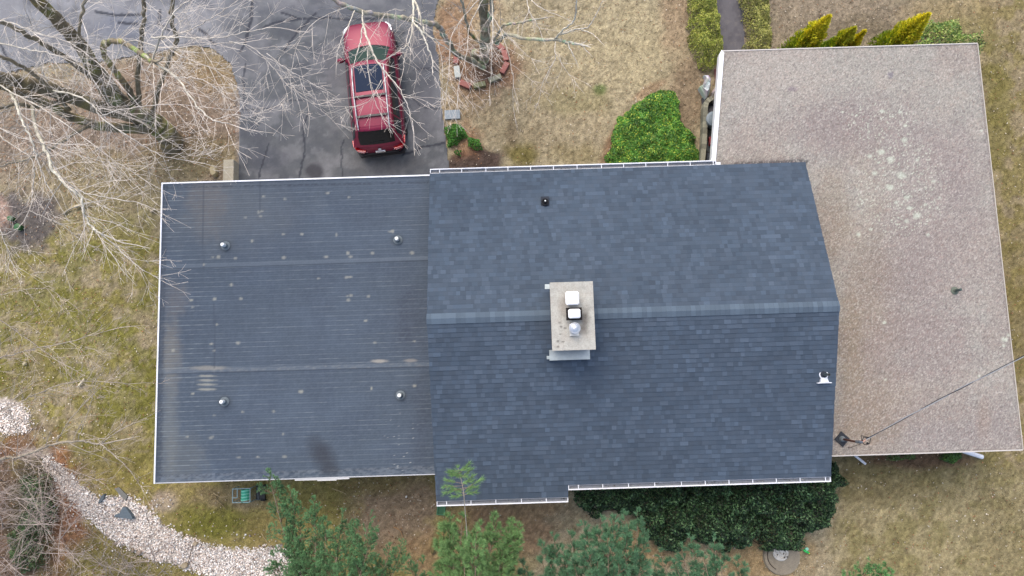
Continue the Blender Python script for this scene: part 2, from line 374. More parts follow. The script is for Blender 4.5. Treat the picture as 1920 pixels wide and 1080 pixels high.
amp = (sstep(.42, .7, fbm(px/38, row*3.7, 57, 2)))*.55+sstep(440, 330, px)*.75*sstep(.2, .5, fbm(px/26, row*5.1, 58, 2))
amp *= sstep(345, 360, py)*sstep(895, 875, py)*(.35+.9*sstep(.35, .75, fbm(px/9, row*7.7, 59, 2)))
F_.mix(amp*.5*sstep(.11, .03, s_), C(142, 150, 152)); F_.mix(.16*sstep(.12, .03, s_), C(120, 130, 138))
F_.mix(.32*sstep(.16, .05, np.abs(s_-.25)), C(56, 67, 82))
F_.mix(.22*(vn(px/2.2, py/1.3, 64) > .6), C(92, 104, 118))
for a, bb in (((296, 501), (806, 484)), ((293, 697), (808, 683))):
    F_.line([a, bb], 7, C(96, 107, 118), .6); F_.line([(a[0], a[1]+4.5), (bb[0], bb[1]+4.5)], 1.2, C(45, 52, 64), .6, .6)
F_.mix(sstep(.45, .75, fbm(px/6, py/2, 60))*sstep(5, 2, segdist(px, py, [(293, 697), (808, 683)]))*.35, C(130, 132, 130))
F_.blob(390, 690, 36, 4, C(140, 138, 130), .7, soft=.5, ns=8, na=.3); F_.blob(712, 677, 14, 3, C(160, 156, 146), .8, na=.3, ns=8); F_.blob(770, 676, 12, 3, C(140, 136, 130), .7, na=.3, ns=8)
for y0 in (705, 713, 721, 730): F_.blob(388, y0, 16, 2, C(150, 150, 140), .8, soft=.5, ns=6, na=.3)
for l in ([(381, 345), (381, 503)], [(487, 342), (487, 396)], [(402, 570), (402, 690)]): F_.line(l, 2, C(52, 60, 74), .45)
for l, wd in (([(313, 345), (301, 905)], 3), ([(300, 352), (806, 342)], 3), ([(300, 893), (812, 876)], 3)):
    F_.mix(.5*sstep(wd, wd*.3, segdist(px, py, l))*sstep(.4, .55, fbm(px/3, py/3, 61)), C(44, 50, 62))
F_.mix(.35*sstep(9, 6, segdist(px, py, [(300, 898), (812, 880)]))*sstep(.4, .6, fbm(px/5, py/3, 62)), C(126, 134, 142))
F_.mix(.4*sstep(6, 3, segdist(px, py, [(306, 345), (295, 905)])), C(50, 58, 70))
sp = [(722, 163), (859, 180), (607, 297), (712, 257), (690, 262), (650, 445), (965, 402), (1185, 405), (1263, 168), (1272, 673), (1248, 675), (1250, 793), (1275, 790), (1387, 795), (1260, 818), (412, 812), (265, 820), (428, 973), (275, 862), (850, 550), (1120, 545), (1412, 522), (1663, 520), (1371, 950), (437, 547), (545, 555), (400, 547), (848, 402), (704, 288), (1128, 142), (1255, 522), (1275, 545), (1540, 385), (1520, 385), (345, 595), (1070, 682), (518, 722), (580, 810)]
sp = [(280+x/3.375, 320+y/3.375, 3.4) for x, y in sp]+[(280+x/3.43, 620+y/3.43, 3.4) for x, y in [(400, 85), (153, 128), (417, 128), (1450, 77), (1705, 68), (418, 545), (408, 680), (395, 690), (245, 682), (1430, 372), (800, 519), (600, 522), (575, 815), (870, 810), (697, 812), (570, 80), (860, 665), (1706, 355), (280, 405), (975, 392)]]
for i, (x, y, r) in enumerate(sp): F_.blob(x, y, r*(.5+.6*R.random()), r*(.5+.45*R.random()), C(158, 158, 146), .45+.35*R.random(), soft=.6, ns=3, na=.4, seed=i)
for x, y in ((423, 461), (744, 450), (421, 753), (751, 741)):
    F_.blob(x, y, 13, 12, C(60, 68, 76), .5, soft=.2, na=.1)
F_.blob(605, 855, 18, 34, C(42, 42, 48), .6, rot=-30, soft=.75, ns=14, na=.2); F_.blob(622, 880, 16, 10, C(38, 36, 40), .35, soft=.7)
mm = (vn(px/2.2, py/2.2, 70) > .93)*sstep(.4, .6, fbm(px/20, py/20, 71))*sstep(700, 760, px)*sstep(760, 800, py); F_.mix(mm*.7, C(176, 178, 174))
cc = F_.c*(1+(NR.rand(*px.shape)[..., None]-.5)*.05)
Z = np.full(X.shape, FZ)+(fbm(X*.7, Y*.7, 72)-.5)*.016+sstep(8, 2, segdist(px, py, [(296, 501), (806, 484)]))*.006+sstep(8, 2, segdist(px, py, [(293, 697), (808, 683)]))*.006
np_mesh('flat_roof', np.stack([X, Y, Z], -1).reshape(-1, 3), grid_faces(len(ys), len(xs)), cc.reshape(-1, 3), M['epdm'], house, smooth=True)
b = MB(); wc = C(232, 234, 238, .9)
b.box(FX0, FY0, FZ-.2, FX0+.045, FY1, FZ+.03, wc); b.box(FX0+.045, FY1-.045, FZ-.2, FX1-.0, FY1, FZ+.03, wc); b.box(FX0+.045, FY0, FZ-.2, FX1-.0, FY0+.03, FZ+.02, C(190, 192, 196))
b.box(-6.9, FY0-.05, FZ-.16, -5.2, FY0-.002, FZ+.012, C(205, 205, 205)); b.box(-6.2, FY0-.08, FZ-.1, -5.6, FY0-.052, FZ+.004, C(215, 215, 212))
b.build('drip_edge', M['white'], house)
# granule flat roof
LZ = 2.6
lp = [(6.93, 6.4), (8.2, 6.4), (8.2, -2.95), (16.2, -2.95), (16.18, 10.64), (7.47, 10.64)]
b = MB(); b.prism(lp, LZ-.25, LZ-.04, C(120, 112, 106)); b.build('roof_deck', M['siding'], house)
xs = np.arange(6.9, 16.2, .032); ys = np.arange(-2.95, 10.65, .032); xs = np.append(xs, 16.2)
X, Y = np.meshgrid(xs, ys); lx = 6.93+(np.clip(Y, 6.4, 10.64)-6.4)*.54/4.24
X = np.maximum(X, lx+.03); px, py = PIX(X, Y, LZ)
F_ = Field(px, py, C(156, 152, 143))
F_.mix(sstep(.45, .7, fbm(px/90, py/90, 81))*.5, C(148, 136, 128)); F_.mix(sstep(.45, .65, fbm(px/30, py/30, 82))*.3, C(170, 160, 148))
F_.blob(1640, 250, 170, 60, C(140, 129, 126), .55, soft=.7, rot=10); F_.blob(1740, 470, 90, 150, C(148, 137, 131), .6, soft=.7); F_.blob(1460, 130, 90, 60, C(172, 164, 154), .5, soft=.7)
F_.blob(1620, 640, 60, 260, C(144, 130, 110), .45, soft=.8, ns=30); F_.blob(1640, 790, 60, 50, C(132, 114, 92), .45, soft=.7, ns=14); F_.blob(1595, 650, 22, 90, C(138, 122, 98), .4, ns=12); F_.blob(1560, 400, 30, 80, C(138, 124, 104), .4)
F_.blob(1790, 800, 130, 60, C(142, 134, 130), .6, soft=.6); F_.blob(1845, 785, 12, 35, C(146, 122, 104), .35, soft=.8, ns=6); F_.blob(1700, 500, 60, 90, C(132, 120, 116), .4, soft=.8, ns=14); F_.blob(1560, 240, 60, 40, C(136, 124, 120), .45, soft=.8, ns=14); F_.blob(1790, 330, 50, 70, C(136, 124, 122), .4, soft=.8, ns=14); F_.blob(1620, 520, 40, 60, C(134, 124, 114), .35, soft=.8, ns=12); F_.blob(1720, 650, 110, 60, C(136, 122, 118), .5); F_.blob(1700, 760, 120, 40, C(150, 138, 126), .4)
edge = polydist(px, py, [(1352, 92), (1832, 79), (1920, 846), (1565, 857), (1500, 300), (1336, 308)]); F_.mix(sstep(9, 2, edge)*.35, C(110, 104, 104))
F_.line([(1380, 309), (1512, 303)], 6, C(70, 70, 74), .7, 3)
n3 = vn(px/1.6, py/1.6, 84); F_.mix((n3 > .72)*.32, C(206, 200, 190)); F_.mix((n3 < .22)*.42, C(96, 88, 90)); F_.mix((vn(px/2, py/2, 85) > .8)*.2, C(160, 122, 110))
lic = C(196, 202, 184)
lz = sstep(.3, .1, np.minimum(np.hypot((px-1690)/110, (py-350)/120), np.hypot((px-1650)/90, (py-230)/50))-.6)
F_.mix((fbm(px/2.4, py/2.4, 86) > .70)*lz*.75, lic)
for x, y, r in [(1654, 209, 5), (1687, 211, 4), (1840, 245, 3), (1697, 236, 4), (1695, 263, 6), (1631, 293, 5), (1670, 300, 9), (1652, 285, 8), (1690, 330, 10), (1640, 325, 6), (1668, 352, 8), (1700, 370, 6), (1720, 405, 8), (1700, 415, 5), (1740, 440, 4), (1680, 380, 4), (1633, 430, 4), (1884, 637, 7), (1892, 628, 4), (1882, 648, 4), (1836, 705, 3), (1660, 712, 3), (1658, 605, 4), (1720, 300, 5), (1705, 390, 6), (1610, 440, 5), (1580, 210, 3), (1750, 340, 5)]:
    F_.blob(x, y, r*.8, r*.6, lic, .7, soft=.5, ns=3, na=.6, seed=int(x))
F_.blob(1486, 167, 9, 4, C(120, 106, 118), .5, ns=3); F_.blob(1670, 140, 5, 6, C(108, 104, 118), .6, ns=3)
cc = F_.c*(1+(NR.rand(*px.shape)[..., None]-.5)*.45)
Z = LZ+(fbm(X*.6, Y*.6, 87)-.5)*.03
np_mesh('granule_roof', np.stack([X, Y, Z], -1).reshape(-1, 3), grid_faces(len(ys), len(xs), (Y[:-1, :-1] < 20) & ~((Y[:-1, :-1] < 6.35) & (X[:-1, :-1] < 8.2))), cc.reshape(-1, 3), M['gravelroof'], house)
b = MB(); te = C(206, 200, 192)
b.box(7.47, 10.62, LZ-.22, 16.2, 10.655, LZ+.02, te); b.box(16.19, -2.95, LZ-.22, 16.215, 10.62, LZ+.022, C(196, 188, 176)); b.box(9.5, -2.975, LZ-.22, 16.19, -2.94, LZ+.02, te)
b.build('roof_edge_trim', M['white'], house)
b = MB(); b.prism([(6.84, 6.62), (6.99, 6.62), (7.54, 10.56), (7.46, 10.66), (7.38, 10.5)], LZ-.22, LZ+.06, wc); b.box(6.86, 6.34, LZ-.1, 7.03, 6.62, LZ+.5, wc)
b.build('fascia', M['white'], house, bevel=.008)
# shingled gable roof
b = MB(); SB = C(77, 89.5, 103.5)
def tone():
    r = R.random()
    if r < .13: k = R.uniform(1.10, 1.22)
    elif r < .68: k = R.uniform(.92, 1.08)
    else: k = R.uniform(.84, .94)
    w_ = R.uniform(-.02, .03)
    return k, w_
def shingles(y_eave, y_ridge, zf, x_of):
    L_ = abs(y_ridge-y_eave); sl = math.hypot(L_, abs(zf(y_ridge)-zf(y_eave))); n = int(sl/.143); dy = (y_ridge-y_eave)/n
    for k in range(n+1):
        ya = y_eave+dy*k; yb = ya+dy
        if k == n: break
        xa, xb = x_of(ya+dy*.5); xa += R.uniform(-.008, .008); xb += R.uniform(-.008, .008); x = xa-R.uniform(0, .2)
        while x < xb:
            wd = R.choice([.1, .12, .14, .15, .16, .18, .2, .25]); x1 = min(x+wd, xb); x0 = max(x, xa)
            if x1 > x0+.01:
                kk, ww = tone(); kk *= 1+.1*float(vn(np.array(x*.6), np.array(ya*.6), 91)-.5)+.2*float(vn(np.array(x*2.6), np.array(ya*3.3), 92)-.5)
                c = (SB[0]*kk*(1+ww), SB[1]*kk, SB[2]*kk*(1-ww*.6)); up = .010+(.006 if kk > 1.07 else 0)+R.uniform(0, .002)
                dk_ = .66 if dy < 0 else .8; d = (SB[0]*dk_, SB[1]*dk_, SB[2]*dk_); ym = yb-dy*(.11 if kk < .92 else .06)  # dark strip: shingle shadow band, with the shade line between courses put into colour
                za, zm, zb = zf(ya)+up, zf(ym)+.002, zf(yb)+.001
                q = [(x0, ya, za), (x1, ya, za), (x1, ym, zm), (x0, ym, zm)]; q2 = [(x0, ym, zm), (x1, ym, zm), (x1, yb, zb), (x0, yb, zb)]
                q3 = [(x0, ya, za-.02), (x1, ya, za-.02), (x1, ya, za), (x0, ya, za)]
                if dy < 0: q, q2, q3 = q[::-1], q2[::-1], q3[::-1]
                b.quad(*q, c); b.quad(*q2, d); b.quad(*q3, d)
            x += wd
shingles(MYN, RY, zN, lambda y: (MX0-.01+.0*y, MX1))
shingles(MYS, RY, zS, lambda y: (MX0-.01, MX1)); shingles(MYE, MYS, zS, lambda y: (MX0-.01, XE))
x = MX0-.02
while x < MX1:                                                   # ridge caps
    x1 = min(x+.145, MX1+.01); kk = R.choice([.95, 1.0, 1.06, 1.12, 1.18]); c = tuple(v*kk for v in C(90, 104, 117)); u0, u1 = .032, .022
    for s_, zf in ((1, zN), (-1, zS)):
        ye = RY+s_*.16; q = [(x, RY, RZ_+u0), (x1, RY, RZ_+u1), (x1, ye, zf(ye)+u1), (x, ye, zf(ye)+u0)]
        b.quad(*(q if s_ < 0 else q[::-1]), c); b.quad((x, ye, zf(ye)-.01), (x1, ye, zf(ye)-.01), (x1, ye, zf(ye)+u1), (x, ye, zf(ye)+u0), c)
    x += .145
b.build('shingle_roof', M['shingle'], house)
b = MB(); dc = C(60, 66, 76)
b.prism([(MX0, RY), (MX1, RY), (MX1, MYN), (MX0, MYN)], lambda x, y: zN(y)-.16, lambda x, y: zN(y)-.012, dc)
b.prism([(MX0, MYS), (MX1, MYS), (MX1, RY), (MX0, RY)], lambda x, y: zS(y)-.16, lambda x, y: zS(y)-.012, dc)
b.prism([(MX0, MYE), (XE, MYE), (XE, MYS), (MX0, MYS)], lambda x, y: zS(y)-.16, lambda x, y: zS(y)-.012, dc)
b.build('roof_deck', M['siding'], house)
# gutters
def gutter(x0, x1, y, z, s, hang, debris):
    b = MB(); t = .006; dpt = .15; g = C(150, 154, 158)
    b.box(x0, min(y, y+s*dpt), z-.1, x1, max(y, y+s*dpt), z-.094, C(120, 124, 130))
    ya = y+s*dpt; b.box(x0, min(ya, ya-s*.028), z-.094, x1, max(ya, ya-s*.028), z+.004, wc)
    b.box(x0, min(y+s*.001, y+s*.012), z-.094, x1, max(y+s*.001, y+s*.012), z-.02, wc)
    for xe in (x0, x1-.02): b.box(xe, min(y+s*.013, ya-s*.027), z-.094, xe+.02, max(y+s*.013, ya-s*.027), z+.003, wc)
    o = b.build('gutter', M['white'], house)
    x = x0+.3
    while x < x1-.1:
        h = MB(); h.box(x, min(y-s*.02, ya-s*.01), z+.006, x+.022, max(y-s*.02, ya-s*.01), z+.014, wc); h.build('hanger', M['white'], o); x += hang*R.uniform(.93, 1.07)
    if debris:
        dmb = MB()
        for i in range(int((x1-x0)*26)):
            xx = R.uniform(x0+.05, x1-.05); yy = y+s*R.uniform(.02, .09); a = R.uniform(0, 6.3); l = R.uniform(.01, .045)
            k = R.choice([C(180, 176, 166), C(90, 84, 76), C(60, 66, 50), C(120, 110, 96), C(40, 40, 42)])
            dmb.quad((xx, yy, z-.07), (xx+l*math.cos(a), yy+.4*l*math.sin(a), z-.065), (xx+l*math.cos(a+1), yy+.4*l*math.sin(a+1), z-.06), (xx+l*.3, yy+.01, z-.06), k)
        dmb.build('leaf_debris', M['dry'], o)['kind'] = 'stuff'
gutter(MX0, 6.86, MYN+.012, EZ-.02, 1, .76, True)
gutter(XE+.01, MX1, MYS-.012, EZ-.02, -1, .78, True)
gutter(MX0, XE, MYE-.012, zS(MYE)-.02, -1, .76, True)
# walls with windows and doors
def wallbox(x0, y0, x1, y1, z1, k): 
    b = MB(); z = .0
    while z < z1-.01:
        z2 = min(z+.2, z1); b.prism([(x0, y0), (x1, y0), (x1, y1), (x0, y1)], z-.06 if z == 0 else z, z2-.006, k)
        b.prism([(x0+.012, y0+.012), (x1-.012, y0+.012), (x1-.012, y1-.012), (x0+.012, y1-.012)], z2-.006, z2, tuple(v*.6 for v in k)); z = z2
    return b.build('wall', M['siding'], house)
wallbox(FX0+.35, FY0+.35, FX1+.4, FY1-.4, FZ-.22, C(196, 192, 180))
wallbox(MX0+.45, MYS+.55, MX1-.5, MYN-.5, EZ-.17, C(196, 192, 180))
wallbox(MX1-.45, -2.4, 15.75, 10.1, LZ-.25, C(170, 120, 100)); 
b = MB(); b.prism([(MX0+.45, MYS+.55), (MX0+.47, MYS+.55), (MX0+.47, MYN-.5), (MX0+.45, MYN-.5)], EZ-.17, lambda x, y: min(zN(y), zS(y))-.17, C(196, 192, 180)); b.build('gable_wall', M['siding'], house); b = MB()
b.prism([(MX1-.52, MYS+.55), (MX1-.5, MYS+.55), (MX1-.5, MYN-.5), (MX1-.52, MYN-.5)], EZ-.17, lambda x, y: min(zN(y), zS(y))-.17, C(196, 192, 180)); b.build('gable_wall', M['siding'], house)
def opening(name, x, y, wd, z0, z1, s, k, pane=True, ax='x'):
    f = MB(); d = .03*s
    def bx(mb, a0, a1, za, zb, off, kk):
        lo, hi = sorted((off, off+d))
        if ax == 'x': mb.box(x+a0, y+lo, za, x+a1, y+hi, zb, kk)
        else: mb.box(x+lo, y+a0, za, x+hi, y+a1, zb, kk)
    h = wd/2
    bx(f, -h, -h+.07, z0, z1, 0, wc); bx(f, h-.07, h, z0, z1, 0, wc); bx(f, -h+.07, h-.07, z1-.07, z1, 0, wc); bx(f, -h+.07, h-.07, z0, z0+.07, 0, wc); bx(f, -.025, .025, z0+.07, z1-.07, 0, wc)
    o = f.build(name, M['white'], house); p = MB(); 
    for a, c_ in ((-h+.07, -.025), (.025, h-.07)): bx(p, a, c_, z0+.07, z1-.07, -.012*s, k)
    p.build('pane' if pane else 'panel', M['glass'] if pane else M['white'], o)
gk = (.02, .025, .03)
for x in (-8.6, -5.0): opening('garage_door', x, FY1-.4, 2.6, 0.0, 2.2, 1, C(225, 225, 222), False)
for x in (0.2, 3.2, 5.6): opening('window', x, MYN-.5, 1.4, 1., 2.2, 1, gk)
for x in (-8, -5): opening('window', x, FY0+.35, 1.3, 1., 2.2, -1, gk)
for x in (-.6, 3.4, 6.4): opening('window', x, MYS+.55, 1.4, 1., 2.2, -1, gk)
for x in (11.6, 14.2): opening('window', x, -2.4, 1.4, 1., 2.1, -1, gk); opening('window', x, 10.1, 1.4, 1., 2.1, 1, gk)
for y in (0., 6.): opening('window', 15.75, y, 1.4, 1., 2.1, 1, gk, ax='y')
# chimney
chz = 5.75; cx0, cx1, cy0, cy1 = 1.15, 2.37, .57, 2.5
b = MB(); b.box(cx0+.09, cy0+.09, 4.1, cx1-.09, cy1-.09, chz-.12, C(150, 116, 98)); ch = b.build('chimney', M['concrete'], house, bevel=.01)
b = MB()
xs = np.linspace(cx0, cx1, 40); ys = np.linspace(cy0, cy1, 64); X, Y = np.meshgrid(xs, ys); px, py = PIX(X, Y, chz)
F_ = Field(px, py, C(190, 188, 178, .72)); F_.mix(sstep(.45, .7, fbm(px/12, py/12, 95))*.35, C(176, 168, 156)); F_.blob(1096, 600, 9, 22, C(92, 84, 76), .75, soft=.8, ns=8); F_.blob(1062, 568, 12, 20, C(150, 140, 128), .5, soft=.8)
for x, y in ((1046, 640), (1056, 641), (1051, 627), (1052, 613), (1046, 650), (1060, 615), (1050, 605)): F_.blob(x, y, 2.5, 1.5, C(84, 80, 74), .8, soft=.5, ns=3)
np_mesh('crown_slab', np.stack([X, Y, np.full(X.shape, chz)+(X*0)], -1).reshape(-1, 3), grid_faces(64, 40), F_.c.reshape(-1, 3), M['concrete'], ch)
b.box(cx0, cy0, chz-.12, cx1, cy1, chz-.004, C(180, 172, 160)); b.build('crown_edge', M['concrete'], ch)
b = MB(); fl = C(168, 178, 180)
b.box(1.13, .32, zS(.4)+.02, 2.33, .63, zS(.4)+.16, fl); b.box(1.05, .36, zS(.4)+.03, 1.13, .46, zS(.4)+.08, fl); b.build('flashing', M['metal'], ch); b = MB(); b.box(1.05, 2.42, zN(2.5)+.35, 1.2, 2.56, zN(2.5)+.4, fl); b.build('flashing', M['metal'], ch); b = MB(); b.box(2.3, 2.42, zN(2.5)+.35, 2.46, 2.56, zN(2.5)+.4, fl)
b.build('flashing', M['metal'], ch)
wm = C(240, 240, 240, .95)
def cap_square(px_, py_, z0, h, half, k, rim=None, wd=None):
    p = P(px_, py_, z0+h); b = MB(); hy = wd or half
    b.box(p.x-half*.6, p.y-hy*.6, z0, p.x+half*.6, p.y+hy*.6, z0+h-.09, C(120, 112, 100))
    for sx in (-1, 1):
        for sy in (-1, 1): b.box(p.x+sx*half*.8-.012, p.y+sy*hy*.8-.012, z0+h-.12, p.x+sx*half*.8+.012, p.y+sy*hy*.8+.012, z0+h-.01, C(60, 58, 56))
    n = len(b.v); H2 = half; zz = z0+h
    if rim:
        b.box(p.x-half*1.3, p.y-hy*1.35, zz-.13, p.x+half*1.3, p.y+hy*1.35, zz-.08, rim)
    o = b.build('flue_cap', M['concrete'], ch)
    b = MB(); c = .22*half
    def ring(sx, z): hx, h2 = half*sx, hy*sx; return [(p.x-hx+c, p.y-h2, z), (p.x+hx-c, p.y-h2, z), (p.x+hx, p.y-h2+c, z), (p.x+hx, p.y+h2-c, z), (p.x+hx-c, p.y+h2, z), (p.x-hx+c, p.y+h2, z), (p.x-hx, p.y+h2-c, z), (p.x-hx, p.y-h2+c, z)]
    rs = [ring(1, zz-.02), ring(1, zz), ring(.82, zz+.035)]
    for r in rs: b.v += r; b.c += [k]*8
    for i in range(2):
        for j in range(8): b.f.append((i*8+j, i*8+(j+1) % 8, i*8+8+(j+1) % 8, i*8+8+j))
    b.f.append(tuple(16+j for j in range(8))); b.build('cap_lid', M['white'], ch); 
cap_square(1073, 559, chz, .28, .19, wm); cap_square(1077, 588, chz, .34, .17, wm, C(40, 36, 34), .13)
p = P(1078, 615, chz+.3); b = MB()
b.box(p.x-.13, p.y-.2, chz, p.x+.13, p.y+.13, chz+.05, C(210, 210, 205)); b.lathe([(.1, 0), (.1, .2), (.155, .2), (.16, .24), (.145, .25), (.135, .235), (.125, .25), (.05, .3), (.0, .31)], (p.x, p.y, chz+.03), 24, C(215, 218, 222)); b.build('flue_cap', M['metal'], ch, smooth=False)
# vents
def vent(name, px_, py_, z0, h, r, k, collar=None, ring=None):
    p = P(px_, py_, z0); b = MB(); b.lathe([(r, -.05), (r, h), (r*.96, h+.012), (r*.7, h+.02)], (p.x, p.y, z0), 14, k)
    o = b.build(name, M['white'], house)
    if ring: c = MB(); c.lathe([(ring, -.03), (ring, .012), (r*1.5, .03), (r*1.15, .1), (r*1.02, .1)], (p.x, p.y, z0), 20, collar); c.build('flashing', M['rubber'], o)
    return o
for x, y in ((423, 461), (746, 450), (421, 753), (751, 741)): vent('vent_pipe', x, y, FZ+.01, .27, .06, C(236, 238, 236, .9), C(104, 114, 120), .15)
p = P(1022, 379, 0); yv = P(1022, 379, 3.85).y; z0 = zN(yv); p = P(1022, 379, z0+.05)
b = MB(); b.box(p.x-.13, p.y-.13, z0-.05, p.x+.13, p.y+.19, z0+.035, C(52, 58, 68)); o = b.build('roof_vent', M['rubber'], house)
b = MB(); b.lathe([(.12, 0), (.12, .07), (.09, .08), (.085, .04), (.05, .04), (.045, .14), (.03, .14), (.03, .05)], (p.x, p.y, z0+.02), 18, C(34, 36, 40)); b.build('collar', M['rubber'], o)
b = MB(); b.lathe([(.028, 0), (.028, .17), (.02, .175)], (p.x, p.y+.01, z0+.03), 10, C(200, 204, 206)); b.build('pipe', M['metal'], o)
p = P(1539, 706, 3.95); z0 = zS(p.y); b = MB()
b.prism([(p.x-.2, p.y-.2), (p.x+.22, p.y-.2), (p.x+.22, p.y-.175), (p.x-.2, p.y-.175)], z0-.05, z0+.05, wc)
b.prism([(p.x-.12, p.y-.175), (p.x+.13, p.y-.175), (p.x+.085, p.y-.03), (p.x-.085, p.y-.03)], z0-.05, z0+.07, wc); b.lathe([(.135, -.05), (.135, .045), (.11, .05), (.11, -.05)], (p.x, p.y+.06, z0), 20, wc); o = b.build('roof_vent', M['white'], house)
b = MB(); b.lathe([(.11, 0), (.105, .07), (.06, .13), (.05, .13)], (p.x, p.y+.06, z0-.01), 16, C(50, 56, 66)); b.build('collar', M['rubber'], o)
b = MB(); b.tube([(p.x, p.y+.06, z0), (p.x, p.y+.06, z0+.42)], .045, C(70, 82, 82), 10); b.lathe([(.036, 0), (.036, .003)], (p.x, p.y+.06, z0+.421), 10, (.01, .01, .01)); b.build('pipe', M['plastic'], o)
o = vent('vent_pipe', 1790, 545, LZ+.01, .32, .045, C(70, 84, 80), C(104, 112, 100), .13)
# downspout extensions
b = MB()
def spout(a, c, r, ndown):
    b = MB(); A, B_ = P(*a, .1), P(*c, .06); A = A+(A-B_)*((-2.32-A.y)/(A.y-B_.y)); b.tube([(A.x, A.y, 2.2), (A.x, A.y, .2), A+(B_-A)*.1, B_], r, wc, 8); return b.build('downspout', M['white'], house)
spout((1598, 850), (1623, 870), .045, 0); spout((1808, 846), (1842, 857), .08, 0)
p = P(1838, 856, .06)

# ------------------------------------------------------------------ service mast and cable
A = P(1578, 823, LZ); m_ = thing('service_mast', 'rusty metal power mast with black base flashing on the pink granule roof', 'power mast', A)
b = MB(); b.box(A.x-.17, A.y-.17, LZ, A.x+.17, A.y+.17, LZ+.05, C(48, 52, 58), rz=.8); b.lathe([(.1, .05), (.07, .14), (.04, .16)], A, 14, C(110, 118, 122)); b.build('flashing', M['rubber'], m_)
T_ = P(1602, 829, LZ+1.05); b = MB(); b.tube([(A.x, A.y, LZ), (A.x+.01, A.y, LZ+.95)], .035, C(110, 66, 52), 10); top = Vector((A.x+.01, A.y, LZ+.95)); b.build('mast', M['metal'], m_)
b = MB(); b.tube([top, top+Vector((.06, 0, .08)), top+Vector((.16, -.01, .06))], [.05, .055, .04], C(120, 124, 128), 10); b.build('weatherhead', M['metal'], m_)
b = MB(); J = top+Vector((.28, .02, -.08)); b.tube([top+Vector((0, 0, -.15)), J], .018, C(150, 90, 70), 6); b.tube([J+Vector((-.05, -.05, 0)), J+Vector((.06, .03, .0))], .03, C(160, 130, 118), 6); b.build('insulator', M['metal'], m_)
b = MB()
for dz, dx in ((.12, .12), (.18, -.05), (-.1, .15)):
    b.tube([top+Vector((.16, 0, .05)), top+Vector((.2+dx*.4, dz, -.02)), top+Vector((.3+dx, dz*.9, -.1)), J+Vector((.22, .07, -.0))], .011, C(36, 34, 36), 5)
b.tube([J, J+Vector((-.02, -.12, -.2)), J+Vector((-.1, -.28, -.7)), J+Vector((-.12, -.32, -1.))], .008, C(40, 38, 38), 5)
b.lathe([(.03, 0), (.045, .03), (.0, .06)], J+Vector((.14, -.1, -.1)), 8, C(30, 30, 32)); b.build('connecting_wires', M['rubber'], m_)
wr = thing('power_cable', 'thin dark overhead cable crossing the lower right corner of the granule roof', 'cable', J)
E_ = P(1925, 665, 4.9); E2 = P(2700, 270, 6.2)
def catm(pts, n):
    pts = [Vector(p) for p in pts]; q = [pts[0]*2-pts[1]]+pts+[pts[-1]*2-pts[-2]]; out = []
    for i in range(1, len(q)-2):
        for j in range(n):
            t = j/n; a, b_, c, d = q[i-1:i+3]
            out.append(.5*((2*b_)+(c-a)*t+(2*a-5*b_+4*c-d)*t*t+(3*b_-a-3*c+d)*t**3))
    out.append(pts[-1]); return out
pth = catm([J, J+(E_-J)*.5+Vector((0, 0, -.1)), E_, E2], 30)
for i, k in enumerate((C(44, 48, 56), C(150, 156, 162))):
    b = MB(); b.tube([q+Vector((.0, .016*math.cos(j*.21+i*3.1), .016*math.sin(j*.21+i*3.1))) for j, q in enumerate(pth)], .011, k, 5); b.build('strand', M['rubber'], wr)

